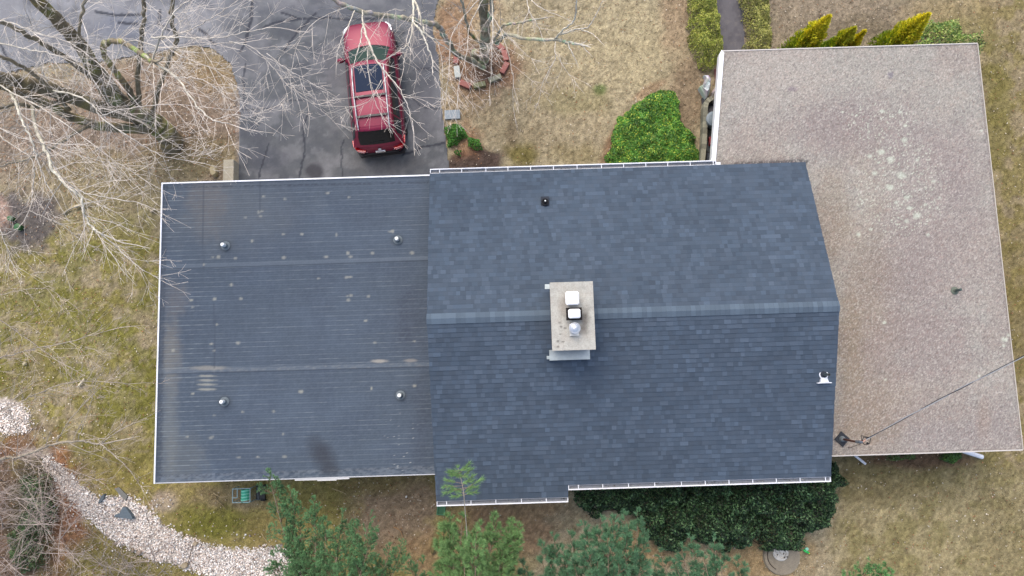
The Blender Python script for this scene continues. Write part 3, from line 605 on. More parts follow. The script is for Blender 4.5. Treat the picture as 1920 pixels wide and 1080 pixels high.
# ------------------------------------------------------------------ car
def make_car():
    hd = math.radians(5.2); cxy = (P(716, 285, .6)+P(689, 46, .6))/2
    t = thing('suv', 'dark red SUV with roof rails and sunroof parked on the asphalt driveway', 'car', (0, 0, 0))
    red = (.165, .009, .036); blk = (.012, .012, .014)
    # body stations: y, halfwidth, belt z, top z
    st = [(-2.50, .46, .68, .76), (-2.46, .70, .82, .95), (-2.34, .85, .92, 1.06), (-2.05, .935, .97, 1.09), (-1.6, .965, .98, 1.08), (-.8, .965, .97, 1.06), (.2, .965, .96, 1.05), (.9, .955, .95, 1.05), (1.25, .95, .94, 1.07), (1.5, .95, .93, 1.05), (2.0, .935, .88, .99), (2.3, .88, .82, .92), (2.43, .76, .74, .84), (2.50, .58, .66, .74)]
    b = MB(); rows = []
    for y, hw, bz, tz in st:
        prof = [(hw*.80, .24), (hw*.97, .30), (hw*1.0, .5), (hw*1.0, .66), (hw*.985, bz-.06), (hw*.955, bz), (hw*.89, (bz+tz)/2+.02), (hw*.78, tz-.01), (hw*.5, tz+.015), (hw*.25, tz+.022)]
        rows.append([(x, y, z) for x, z in prof]+[(0, y, tz+.024)]+[(-x, y, z) for x, z in prof[::-1]])
    m = len(rows[0])
    for r in rows:
        for i, v in enumerate(r): b.v.append(v); b.c.append(red if v[2] > .4 else blk)
    for i in range(len(rows)-1):
        for j in range(m-1): a = i*m+j; b.f.append((a, a+m, a+m+1, a+1))
    b.f.append(tuple(range(m))); b.f.append(tuple((len(rows)-1)*m+j for j in range(m-1, -1, -1)))
    o = b.build('body', M['paint'], t, smooth=True); s = o.modifiers.new('sub', 'SUBSURF'); s.levels = s.render_levels = 2
    # greenhouse
    pr = [(1.28, 1.05, .80), (.86, 1.38, .73), (.46, 1.66, .655), (.1, 1.745, .655), (-.7, 1.79, .66), (-1.5, 1.765, .645), (-1.95, 1.70, .63), (-2.14, 1.45, .70), (-2.38, 1.12, .78)]
    bow = [.16, .12, .07, .02, 0, 0, -.05, -.07, -.07]
    def prof(u):
        u = max(0, min(len(pr)-1.0001, u)); i = int(u); f = u-i; g = lambda a, b_: a+(b_-a)*f
        return [g(pr[i][k], pr[i+1][k]) for k in range(3)]+[g(bow[i], bow[i+1])]
    def top_pt(u, s, off=0):
        y, z, h, bw = prof(u); return Vector((s*h, y+bw*(1-s*s), z+.045*(1-s*s)+off*.9)) + (Vector((0, off*(1 if u < 2 else -1 if u > 6 else 0), 0)))
    def side_pt(u, v, s, off=0):
        y, z, h, bw = prof(u); e = top_pt(u, s); bt = Vector((s*.895, y, 1.03)); 
        p = e.lerp(bt, v); p.x += s*(.03*math.sin(math.pi*v)+off); p.z += off*.4; return p
    b = MB(); nu, nsx = 32, 8
    def patch(b, fn, us, vs, k, flip=False):
        n = len(b.v)
        for u in us:
            for v in vs: b.v.append(tuple(fn(u, v))); b.c.append(k)
        w_ = len(vs)
        for i in range(len(us)-1):
            for j in range(w_-1):
                a = n+i*w_+j; f = (a, a+1, a+w_+1, a+w_); b.f.append(f[::-1] if flip else f)
    L8 = lambda a, c, n: [a+(c-a)*i/n for i in range(n+1)]
    patch(b, lambda u, s: top_pt(u, s), L8(0, 8, nu), L8(-1, 1, nsx), red)
    for s in (-1, 1): patch(b, lambda u, v, s=s: side_pt(u, v, s), L8(0, 8, nu), L8(0, 1, 4), red, s > 0)
    b.build('cabin', M['paint'], t, smooth=True)
    b = MB(); patch(b, lambda u, s: top_pt(u, s, .006), L8(.12, 1.85, 6), L8(-.94, .94, 10), (.02, .045, .04)); b.build('windshield', M['glass'], t, smooth=True)
    b = MB(); patch(b, lambda u, s: top_pt(u, s, .004), L8(-.0, .12, 2), L8(-.97, .97, 8), blk)
    for s in (-.5, .25): b.tube([top_pt(.08, s)+Vector((0, 0, .02)), top_pt(.2, s+.35)+Vector((0, 0, .025)), top_pt(.35, s+.62)+Vector((0, 0, .025))], .01, blk, 5)
    b.build('wiper', M['rubber'], t)
    b = MB(); patch(b, lambda u, s: top_pt(u, s, .02), L8(2.3, 3.9, 5), L8(-.74, .74, 8), (.014, .024, .048)); b.build('sunroof', M['tint'], t, smooth=True)
    b = MB(); patch(b, lambda u, s: top_pt(u, s*(1-.12*max(0, u-7)), .008), L8(6.12, 7.75, 6), L8(-.9, .9, 10), (.006, .006, .008)); b.build('rear_window', M['glass'], t, smooth=True)
    b = MB(); patch(b, lambda u, s: top_pt(u, s)+Vector((0, -.04, .012)), L8(5.8, 6.1, 2), L8(-.96, .96, 10), red); b.build('spoiler', M['paint'], t, smooth=True)
    for s in (-1, 1):
        for u0, u1 in ((1.2, 3.3), (3.45, 5.0), (5.15, 6.9)):
            b = MB(); patch(b, lambda u, v, s=s: side_pt(u, v, s, .006), L8(u0, u1, 5), L8(.16, .84, 4), (.015, .02, .024), s > 0); b.build('side_window', M['glass'], t, smooth=True)
        b = MB(); rp = [top_pt(u, s*.86)+Vector((0, 0, .07 if 2.5 < u < 6.0 else .015)) for u in (2.35, 2.6, 3.2, 4, 5, 5.9, 6.1)]
        b.tube(rp, .024, C(168, 172, 178), 8)
        for u in (2.6, 4.2, 5.9): q = top_pt(u, s*.86); b.box(q.x-.02, q.y-.07, q.z-.01, q.x+.02, q.y+.07, q.z+.06, C(120, 124, 130))
        b.build('roof_rail', M['metal'], t)
        b = MB(); q = Vector((s*1.06, .98, 1.06)); b.lathe([(.0, -.13), (.06, -.12), (.09, -.04), (.09, .05), (.05, .12), (0, .13)], q, 12, red, axis=(1, .1, 0)); b.tube([(s*.9, 1.0, 1.0), (s*1.0, .98, 1.03)], .03, blk, 6)
        b.build('mirror', M['paint'], t, smooth=True)
        b = MB(); b.prism([(s*.62, 2.37), (s*.70, 2.42), (s*.86, 2.25), (s*.905, 2.0), (s*.86, 2.0), (s*.78, 2.22)][::s], .80, lambda x, y: .955-.28*max(0, y-2.0), (.75, .78, .8)); b.build('headlight', M['lens'], t, bevel=.01)
        b = MB(); b.prism([(s*.50, -2.455), (s*.52, -2.53), (s*.80, -2.47), (s*.93, -2.30), (s*.955, -2.05), (s*.90, -2.05), (s*.85, -2.3)][::-s], .80, .93, (.5, .012, .015))
        b.prism([(s*.56, -2.46), (s*.57, -2.545), (s*.78, -2.487), (s*.8, -2.4)][::-s], .835, .865, (.85, .5, .48)); b.build('tail_light', M['lens'], t, bevel=.006)
        for y in (-1.5, 1.48):
            b = MB(); b.lathe([(.2, -.11), (.34, -.11), (.36, -.08), (.36, .08), (.34, .11), (.2, .11)], (s*.86, y, .34), 28, (.02, .02, .02), axis=(s, 0, 0)); wo = b.build('wheel', M['rubber'], t, smooth=False)
            b = MB(); b.lathe([(.05, .10), (.22, .09), (.22, .1), (.05, .118)], (s*.86, y, .34), 20, (.5, .5, .52), axis=(s, 0, 0)); b.build('rim', M['metal'], wo)
    for u in (4.15, 5.1):
        b = MB(); a, c = top_pt(u, -.86), top_pt(u, .86); zz = a.z+.085
        b.prism([(a.x, a.y-.04), (c.x, a.y-.04), (c.x, a.y+.04), (a.x, a.y+.04)], zz-.015, zz+.012, (.025, .025, .028)); b.build('crossbar', M['plastic'], t, bevel=.008)
    b = MB(); b.prism([(-.62, -2.56), (.62, -2.56), (.70, -2.44), (-.70, -2.44)], .60, .66, blk); b.prism([(-.80, -2.54), (.80, -2.54), (.9, -2.3), (-.9, -2.3)], .30, .46, blk); b.build('rear_bumper_pad', M['plastic'], t, bevel=.01)
    b = MB(); b.box(-.17, -2.535, .70, .17, -2.50, .84, (.75, .76, .78)); o = b.build('license_plate', M['plastic'], t)
    b = MB()
    for i in range(6): b.box(-.13+i*.045, -2.539, .74, -.10+i*.045, -2.536, .80, (.05, .06, .12))
    b.build('plate_characters', M['plastic'], o)
    b = MB(); b.lathe([(.0, 0), (.06, .004), (.055, .012), (0, .014)], (0, -2.49, .93), 16, (.5, .55, .62), axis=(0, -1, .6)); b.build('emblem', M['metal'], t)
    for s in (-1, 1): b = MB(); b.box(s*.55-.08, -2.505, .76, s*.55+.08, -2.492, .775, (.6, .6, .62)); b.build('badge', M['metal'], t)
    b = MB(); b.tube([top_pt(7.55, -.35)+Vector((0, -.02, .02)), top_pt(7.5, .35)+Vector((0, -.02, .02))], .01, blk, 5); b.build('wiper', M['rubber'], t)
    b = MB(); b.box(-.5, 2.42, .42, .5, 2.52, .66, blk); b.build('grille', M['plastic'], t)
    t.location = (cxy.x, cxy.y, -.02); t.rotation_euler = (0, 0, hd)
    t.scale = (1, .985, 1)
make_car()

# ------------------------------------------------------------------ tree machinery
def rotated(d, ang, rng):
    ax = Vector((rng.gauss(0, 1), rng.gauss(0, 1), rng.gauss(0, 1))); ax = (ax-d*ax.dot(d))
    if ax.length < 1e-4: ax = Vector((0, 0, 1))
    return (Matrix.Rotation(ang, 3, ax.normalized()) @ d).normalized()
def barkcol(r, rng, pal):
    thick, mid, thin = pal
    if r > .09: k, c = 1, thick
    elif r > .03: f = (r-.03)/.06; c = tuple(a*f+b_*(1-f) for a, b_ in zip(thick, mid)); 
    elif r > .011: f = (r-.011)/.019; c = tuple(a*f+b_*(1-f) for a, b_ in zip(mid, thin))
    else: c = thin
    q = rng.uniform(.72, 1.25); return tuple(v*q for v in c)
RMIN = .0043
def grow(mb, p, d, L, r, lvl, rng, pal, flat=.35, dens=4.2, drop=0.):
    n = max(3, int(L/.17)); seg = L/n; pts = [p.copy()]; ds = []; rad = [r]; d = d.copy()
    for i in range(n):
        d = (d+Vector((rng.gauss(0, .09), rng.gauss(0, .09), rng.gauss(0, .07)-drop*.04))).normalized()
        p = p+d*seg; pts.append(p.copy()); ds.append(d.copy()); rad.append(max(RMIN*.7, r*(1-.75*(i+1)/n)))
    q = rng.uniform(.8, 1.2)
    mb.tube(pts, rad, n=3 if r < .02 else 5, cap=False, cols=[tuple(v*q for v in barkcol(x, rng, pal)) for x in rad])
    if lvl > 0:
        k = max(2, int(L*dens*(.8+.4*rng.random())))
        for i in range(k):
            t = rng.uniform(.15, 1); j = min(n-1, int(t*n))
            cd_ = rotated(ds[j], math.radians(rng.uniform(22, 58)), rng); cd_.z *= (1-flat); cd_.normalize()
            cl = L*rng.uniform(.28, .62)*(1.15-.5*t)
            if cl > .12: grow(mb, pts[j], cd_, cl, max(RMIN, rad[j]*.6), lvl-1, rng, pal, flat, dens, drop)
def limb(mb, tw, pix, r0, r1, rng, pal, sub=0, subL=1.2, lvl=2, dens=1.6, t0=.15, flat=.35, side=None, mossy=None):
    pts = catm([P(*q) if not isinstance(q, Vector) else q for q in pix], 7); m = len(pts)
    for i in range(1, m-1): pts[i] += Vector((rng.gauss(0, .015), rng.gauss(0, .015), rng.gauss(0, .02)))*min(1, r0*12+.3)
    rad = [max(RMIN, r0+(r1-r0)*(i/(m-1))**.85)*rng.uniform(.94, 1.06) for i in range(m)]
    cols = []
    for x in rad:
        c = barkcol(x, rng, pal)
        if mossy and rng.random() < .35: c = tuple(v*rng.uniform(.8, 1.2) for v in mossy)
        cols.append(c)
    mb.tube(pts, rad, n=10 if r0 > .08 else 6 if r0 > .03 else 4, cap=True, cols=cols)
    length = sum((pts[i+1]-pts[i]).length for i in range(m-1))
    if sub:
        k = int(length*sub*1.6)
        for i in range(k):
            t = t0+(1-t0)*((i+rng.random())/k); j = min(m-2, int(t*(m-1)))
            d = (pts[j+1]-pts[j]).normalized(); d = rotated(d, math.radians(rng.uniform(25, 62)), rng); d.z = d.z*(1-flat)+.05; d.normalize()
            grow(tw, pts[j].copy(), d, subL*1.4*rng.uniform(.5, 1.2)*(1.1-.45*t), max(RMIN*1.2, min(.012, rad[j]*.4)), lvl, rng, pal, flat, dens*1.75)
        d = (pts[-1]-pts[-3]).normalized(); grow(tw, pts[-1].copy(), d, subL*.8, max(RMIN, r1), lvl, rng, pal, flat, dens*1.8)
    return pts
mosscol = C(142, 136, 96); palA = (C(128, 118, 98), C(160, 150, 130, .85), C(202, 195, 186, .9)); palW = (C(140, 136, 112), C(202, 197, 180, .9), C(202, 193, 182, .9)); palG = (C(110, 104, 90), C(160, 150, 134), C(176, 164, 150))

# big bare tree, upper left
B0 = P(322, 268, -.1)
t1 = thing('bare_tree', 'large leafless tree with mossy leaning trunks and pale twigs left of the driveway', 'tree', B0)
tr, br, tw = MB(), MB(), MB(); g = random.Random(11)
limb(tr, tw, [(325, 275, -.2), (312, 252, .5), (290, 232, 1.0), (262, 216, 1.6)], .44, .34, g, palA, mossy=mosscol)
limb(tr, tw, [(330, 285, -.15), (318, 262, .35), (300, 240, .8)], .2, .22, g, palA, mossy=mosscol)
limb(tr, tw, [(268, 220, 1.5), (218, 190, 2.6), (188, 150, 3.6), (150, 85, 5.2), (110, 40, 6.4), (50, -20, 8)], .30, .16, g, palA, 1.3, 1.6, mossy=mosscol)
limb(tr, tw, [(262, 220, 1.6), (180, 198, 3.2), (90, 168, 5), (20, 150, 6.2), (-60, 130, 7.5)], .27, .15, g, palA, 1.4, 1.6, mossy=mosscol)
limb(tr, tw, [(280, 242, 1.1), (200, 238, 2.2), (140, 222, 3.2), (80, 190, 4.4), (0, 160, 5.8), (-70, 140, 7)], .19, .10, g, palA, 1.4, 1.5, mossy=mosscol)
limb(br, tw, [(255, 200, 1.9), (240, 165, 3), (216, 135, 4), (196, 102, 5.4), (198, 82, 6.2), (225, 78, 7), (262, 98, 7.6), (285, 115, 8.2)], .11, .06, g, palA, 1.2, 1.3, t0=.5, mossy=C(164, 162, 112))
limb(br, tw, [(262, 200, 1.9), (258, 150, 3.2), (262, 100, 4.8), (268, 50, 6.2), (270, -10, 7.5)], .09, .05, g, palA, 1.5, 1.4)
limb(br, tw, [(285, 215, 1.5), (300, 160, 2.6), (322, 100, 4), (330, 75, 4.8), (322, 30, 6), (328, -10, 7)], .085, .05, g, palA, 1.3, 1.3)
limb(br, tw, [(240, 190, 2.2), (200, 140, 3.8), (155, 80, 5.6), (150, 40, 7), (165, -10, 8)], .07, .035, g, palA, 1.5, 1.3)
limb(br, tw, [(225, 185, 2.6), (160, 135, 4.2), (95, 90, 6), (40, 60, 7.3), (-20, 30, 8.5)], .10, .05, g, palA, 1.7, 1.5)
limb(br, tw, [(120, 190, 4.4), (70, 200, 5.5), (25, 195, 6.5), (-30, 215, 7.5)], .08, .04, g, palA, 1.6, 1.4)
limb(br, tw, [(170, 232, 2.8), (135, 255, 3.4), (105, 272, 3.8), (60, 295, 4.4), (10, 310, 5)], .07, .025, g, palA, 1.6, 1.2)
limb(br, tw, [(130, 205, 3.8), (75, 150, 6), (30, 118, 7.4), (-20, 100, 8.6)], .07, .04, g, palA, 1.6, 1.4)
WH = [([(262, 98, 7.6), (290, 118, 8.3), (330, 145, 8.6), (375, 205, 8.8), (400, 225, 8.9), (430, 232, 8.9)], .038, .012, 1.8, 1.5),
      ([(285, 115, 8.2), (300, 72, 8.8), (330, 20, 9.4), (370, -10, 9.8)], .026, .012, 2., 1.4),
      ([(285, 70, 8.8), (330, 70, 9), (390, 71, 9.2), (440, 65, 9.3), (500, 52, 9.4)], .024, .009, 2.2, 1.3),
      ([(200, 165, 7.), (235, 80, 7.6), (310, 90, 8), (380, 84, 8.4), (450, 80, 8.6)], .02, .009, 1.6, 1.2),
      ([(300, 75, 8.6), (350, 58, 9), (400, 32, 9.2), (440, 5, 9.5)], .018, .008, 2., 1.2),
      ([(-20, 78, 8.4), (50, 92, 8.6), (110, 105, 8.8), (160, 130, 9), (175, 150, 9)], .024, .008, 1.8, 1.2),
      ([(-20, 40, 8.5), (20, 42, 8.8), (70, 62, 9), (130, 80, 9.2), (180, 115, 9.2), (240, 175, 9)], .024, .008, 1.8, 1.2),
      ([(0, 160, 7), (30, 178, 7.6), (70, 198, 7.9), (120, 230, 8.1), (200, 290, 8), (260, 330, 7.8)], .028, .009, 2.2, 1.5),
      ([(100, 170, 7), (140, 178, 8), (175, 198, 8.2), (190, 220, 8.2), (240, 255, 8.1), (300, 290, 7.8), (345, 300, 7.6)], .03, .010, 2.2, 1.5),
      ([(20, 175, 7.2), (32, 200, 8), (40, 225, 8.1), (58, 260, 8.1), (68, 290, 8), (78, 320, 7.9), (87, 345, 7.8)], .04, .012, 2.2, 1.3),
      ([(60, 200, 5.8), (68, 240, 7.4), (82, 275, 8), (100, 318, 8.2), (125, 348, 8.2), (150, 368, 8.2), (158, 400, 8.1), (172, 425, 8), (195, 440, 8)], .05, .022, 2.0, 1.5),
      ([(172, 425, 8), (215, 460, 7.8), (260, 500, 7.6), (305, 527, 7.5)], .02, .007, 3., 1.0),
      ([(125, 348, 8.2), (160, 362, 8.2), (210, 372, 8.1), (265, 382, 8), (300, 398, 7.9)], .02, .007, 2.6, 1.1),
      ([(190, 218, 8.2), (230, 205, 8.4), (280, 198, 8.6), (330, 195, 8.6), (370, 200, 8.6)], .018, .008, 2.2, 1.2),
      ([(287, 130, 8.2), (290, 170, 8.4), (291, 210, 8.4), (292, 250, 8.2)], .016, .007, 2.6, 1.0),
      ([(-20, 228, 8), (30, 255, 8), (100, 275, 8), (180, 300, 7.8), (240, 310, 7.6)], .018, .007, 2.4, 1.3),
      ([(-20, 240, 7), (20, 270, 7.2), (60, 300, 7.2), (62, 350, 7), (55, 395, 7), (30, 430, 6.8), (-10, 445, 6.6)], .02, .007, 2.4, 1.2),
      ([(55, 395, 7), (90, 410, 6.8), (120, 425, 6.6), (150, 450, 6.4)], .014, .006, 2.8, .9),
      ([(-30, 340, 6.5), (0, 430, 6.4), (15, 470, 6.3), (25, 500, 6.2)], .018, .007, 3., 1.1),
      ([(400, 225, 8.9), (440, 215, 8.9), (480, 225, 8.8)], .012, .006, 3.2, 1.1),
      ([(430, 78, 8.8), (475, 90, 8.8), (515, 130, 8.6), (545, 165, 8.5), (600, 205, 8.3)], .018, .006, 3., 1.3),
      ([(500, 100, 8.8), (540, 130, 8.7), (575, 150, 8.6)], .014, .006, 3.0, 1.2),
      ([(330, 145, 8.6), (380, 150, 8.8), (430, 185, 8.8), (450, 190, 8.7)], .014, .006, 2.8, 1.1),
      ([(300, 72, 8.8), (330, 100, 9), (400, 130, 9), (440, 160, 8.8)], .014, .006, 2.8, 1.1)]
for pth_, r0, r1, sb, sl in WH: limb(br, tw, pth_, r0, r1, g, palW, sb, sl, 2, 1.5)
tr.build('trunk', M['bark'], t1, smooth=True); br.build('limbs', M['bark'], t1, smooth=True); tw.build('twigs', M['twig'], t1)
print('tree1 twigs', len(tw.f))

# second bare tree, by the driveway's right edge
t2 = thing('bare_tree', 'leafless lichen-covered tree rising from the brick ring between driveway and lawn', 'tree', P(905, 112, -.1))
tr, br, tw = MB(), MB(), MB(); g = random.Random(23); palB = (C(152, 144, 124), C(184, 178, 160, .88), C(190, 180, 170, .8)); lichen = C(176, 182, 158)
limb(tr, tw, [(906, 116, -.2), (908, 95, .8), (910, 60, 2.4), (908, 20, 4), (905, -60, 7)], .21, .14, g, palB, .5, 1.2, mossy=lichen)
limb(tr, tw, [(898, 116, -.1), (890, 100, .4), (905, 100, .6)], .13, .15, g, palB, mossy=mosscol)
limb(br, tw, [(908, 60, 2.6), (920, 30, 4.2), (922, 0, 5.2), (926, -60, 7)], .09, .05, g, palB, .8, 1.2, mossy=lichen)
limb(br, tw, [(908, 128, 0.3), (880, 112, 1.2), (855, 100, 2.2), (835, 70, 3.4), (820, 48, 4.1), (800, 43, 4.6), (775, 38, 5), (740, 32, 5.5), (700, 26, 6), (650, 12, 6.6), (600, -20, 7.2)], .10, .06, g, palB, 1.0, 1.2, t0=.4, mossy=lichen)
limb(br, tw, [(905, 85, 1.4), (880, 60, 2.6), (872, 25, 3.8), (860, -20, 5)], .06, .035, g, palB, 1.4, 1.1, mossy=mosscol)
limb(br, tw, [(912, 100, .8), (935, 62, 2.4), (945, 48, 3), (975, 42, 3.6), (1005, 36, 4.2)], .06, .03, g, palB, .9, .9, mossy=lichen)
limb(br, tw, [(930, 82, 1.6), (950, 66, 2.8), (985, 72, 3.6), (1040, 74, 4.4), (1062, 78, 4.7), (1078, 82, 4.9)], .075, .04, g, palW, .35, .7, t0=.7, mossy=lichen)
for pth_, r0, r1, sb, sl in [([(1040, 74, 4.4), (1056, 56, 5), (1075, 40, 5.4), (1080, 20, 5.8), (1082, -10, 6.3)], .035, .018, .8, .7), ([(1050, 65, 4.8), (1075, 56, 5.3), (1100, 52, 5.6), (1112, 38, 5.8), (1122, 20, 6)], .028, .01, .9, .6),
     ([(1090, 56, 5.4), (1108, 62, 5.7), (1122, 74, 5.8)], .02, .008, .8, .4), ([(1064, 80, 4.8), (1072, 98, 4.9), (1078, 110, 4.9)], .03, .014, .3, .4), ([(1076, 80, 4.9), (1092, 86, 5), (1102, 97, 5)], .025, .012, .3, .3),
     ([(1042, 78, 4.5), (1040, 95, 4.6), (1042, 108, 4.6), (1030, 130, 4.6), (1018, 155, 4.5), (1012, 180, 4.4)], .018, .006, 4.5, .8), ([(1042, 100, 4.6), (1060, 130, 4.4), (1075, 150, 4.3)], .01, .005, 5, .7),
     ([(680, 20, 6.6), (680, 45, 7), (675, 80, 7.3), (665, 115, 7.4), (662, 130, 7.4)], .026, .01, 2.6, .9), ([(680, 45, 7), (692, 80, 7.4), (706, 112, 7.5), (722, 135, 7.6), (748, 165, 7.6), (765, 200, 7.5), (774, 235, 7.4)], .034, .010, 3.0, 1.05),
     ([(665, 20, 6.8), (650, 55, 7.2), (640, 75, 7.2), (632, 100, 7.2)], .02, .008, 2.2, .8), ([(690, 90, 7.4), (690, 130, 7.5), (700, 180, 7.5), (715, 215, 7.4), (730, 235, 7.3)], .014, .006, 3., 1.),
     ([(774, -10, 6), (775, 25, 6.6), (774, 45, 7), (768, 80, 7.2), (750, 95, 7.3), (728, 108, 7.3)], .036, .012, 3.0, 1.), ([(774, 42, 7), (790, 60, 7.2), (800, 85, 7.3), (810, 110, 7.2), (812, 140, 7.2), (830, 170, 7.)], .034, .010, 3.4, 1.1),
     ([(768, 78, 7.2), (758, 110, 7.2), (757, 128, 7.2)], .02, .008, 3., .8), ([(770, -20, 6), (785, 20, 6.4), (795, 60, 6.8), (792, 52, 7)], .04, .02, 2, .8),
     ([(785, 55, 7), (815, 75, 6.8), (840, 92, 6.5), (870, 112, 6.2), (905, 130, 6)], .03, .01, 2.6, 1.), ([(922, -10, 6), (924, 50, 6.6), (922, 100, 6.8), (920, 150, 6.7)], .026, .008, 2.6, .8),
     ([(985, -20, 5), (992, 20, 5.6), (1003, 38, 5.7), (1013, 58, 5.7)], .022, .007, 1.6, .6), ([(992, 20, 5.6), (985, 35, 5.6), (980, 48, 5.6)], .012, .006, 1.2, .4), ([(985, -10, 5.4), (1015, 15, 5.8), (1055, 32, 5.9)], .018, .006, 1.6, .6),
     ([(905, 0, 6), (880, 50, 6.5), (875, 100, 6.6), (860, 160, 6.4), (858, 200, 6.2)], .016, .006, 3.4, 1.), ([(905, -10, 6.3), (850, 60, 6.8), (842, 130, 6.8), (835, 190, 6.7)], .014, .006, 3.4, 1.), ([(915, 20, 6), (940, 60, 6.4), (960, 130, 6.3), (962, 200, 6)], .014, .006, 2.2, 1.),
     ([(660, 10, 6.8), (600, 35, 7), (560, 80, 7.1), (545, 140, 7)], .016, .006, 2.8, 1.2), ([(760, 20, 7), (730, 20, 7.4), (705, 55, 7.6)], .014, .006, 3.4, 1.), ([(715, 150, 7.5), (690, 190, 7.6), (640, 205, 7.5)], .012, .006, 3.6, 1.1)]:
    limb(br, tw, pth_, r0, r1, g, palW, sb*.62, sl, 2, 1.4)
tr.build('trunk', M['bark'], t2, smooth=True); br.build('limbs', M['bark'], t2, smooth=True); tw.build('twigs', M['twig'], t2)
print('tree2 twigs', len(tw.f))

# third bare tree standing beyond the left edge
t3 = thing('bare_tree', 'leafless grey tree reaching in from the left edge over the white gravel strip', 'tree', P(-190, 900, 0))
tr, br, tw = MB(), MB(), MB(); g = random.Random(31)
limb(tr, tw, [(-190, 900, -.1), (-185, 895, 2), (-190, 890, 4.5), (-210, 890, 7)], .16, .08, g, palG, .6, 1.2)
for pth_, r0, r1, sb, sl in [([(-188, 893, 3.6), (-60, 880, 5), (0, 861, 5.6), (28, 858, 5.8), (60, 848, 6), (105, 832, 6.2), (150, 827, 6.3), (188, 832, 6.3)], .05, .026, 1.0, 1.2), ([(188, 832, 6.3), (212, 852, 6.3), (240, 878, 6.2), (264, 912, 6.1)], .02, .007, 2.2, .9), ([(188, 832, 6.3), (222, 808, 6.4), (262, 788, 6.5)], .018, .007, 2.2, .8),
     ([(105, 832, 6.2), (125, 795, 6.6), (160, 755, 6.8), (198, 718, 7)], .016, .006, 2.2, 1.1), ([(145, 827, 6.3), (160, 785, 6.6), (175, 740, 6.7)], .013, .006, 2.2, 1.), ([(-188, 891, 4), (-80, 780, 6), (0, 770, 6.8), (40, 752, 7), (100, 725, 7.1), (160, 714, 7.1), (240, 720, 7)], .03, .008, 1.8, 1.2),
     ([(-190, 890, 4.2), (-90, 700, 6.4), (0, 672, 7), (60, 655, 7.1), (130, 640, 7.1), (210, 618, 7)], .026, .007, 1.9, 1.2), ([(0, 600, 7), (30, 620, 7.1), (100, 670, 7.1), (150, 700, 7)], .014, .006, 2.2, 1.), ([(-60, 560, 7), (0, 552, 7.1), (80, 540, 7.1), (120, 560, 7)], .014, .006, 2.2, 1.), ([(24, 858, 5.8), (26, 880, 5.9), (40, 900, 6), (60, 930, 6), (80, 980, 6), (90, 1020, 5.9)], .016, .006, 2.2, 1.), ([(-40, 872, 5.2), (10, 820, 5.9), (20, 790, 6.1), (20, 760, 6.2)], .014, .006, 2.4, 1.)]:
    limb(br, tw, pth_, r0, r1, g, palG, sb, sl, 2, 1.0)
tr.build('trunk', M['bark'], t3, smooth=True); br.build('limbs', M['bark'], t3, smooth=True); tw.build('twigs', M['twig'], t3)
# thicket, bottom left
t4 = thing('bare_shrub', 'tangled leafless brush thicket in the bottom left corner beside the gravel', 'shrub', P(20, 1000, 0))
st_, tw = MB(), MB(); g = random.Random(37); palT = (C(150, 142, 128), C(172, 162, 150), C(180, 166, 156))
for i in range(95):
    bx = g.uniform(-120, 130); by = g.uniform(830, 1130); a = g.uniform(0, 6.28); l = g.uniform(50, 130)
    tx, ty = bx+math.cos(a)*l, by+math.sin(a)*l*.8
    if tx > 185: tx = 150
    if ty < 830: ty = 840+g.uniform(0, 40)
    h = g.uniform(1.2, 3.0); limb(st_, tw, [(bx, by, -.05), (bx*.6+tx*.4, by*.6+ty*.4, h*.7), (tx, ty, h)], .020, .006, g, palT, 1.6, .8, 1, 1.2)
for i in range(20):
    bx = g.uniform(170, 330); by = g.uniform(1040, 1130); limb(st_, tw, [(bx, by, 0), (bx+g.uniform(-30, 20), by-g.uniform(10, 40), .8), (bx+g.uniform(-70, 40), by-g.uniform(20, 60), 1.4)], .014, .006, g, palT, 2.4, .6, 1, 1.)
st_.build('stems', M['bark'], t4); tw.build('twigs', M['twig'], t4)

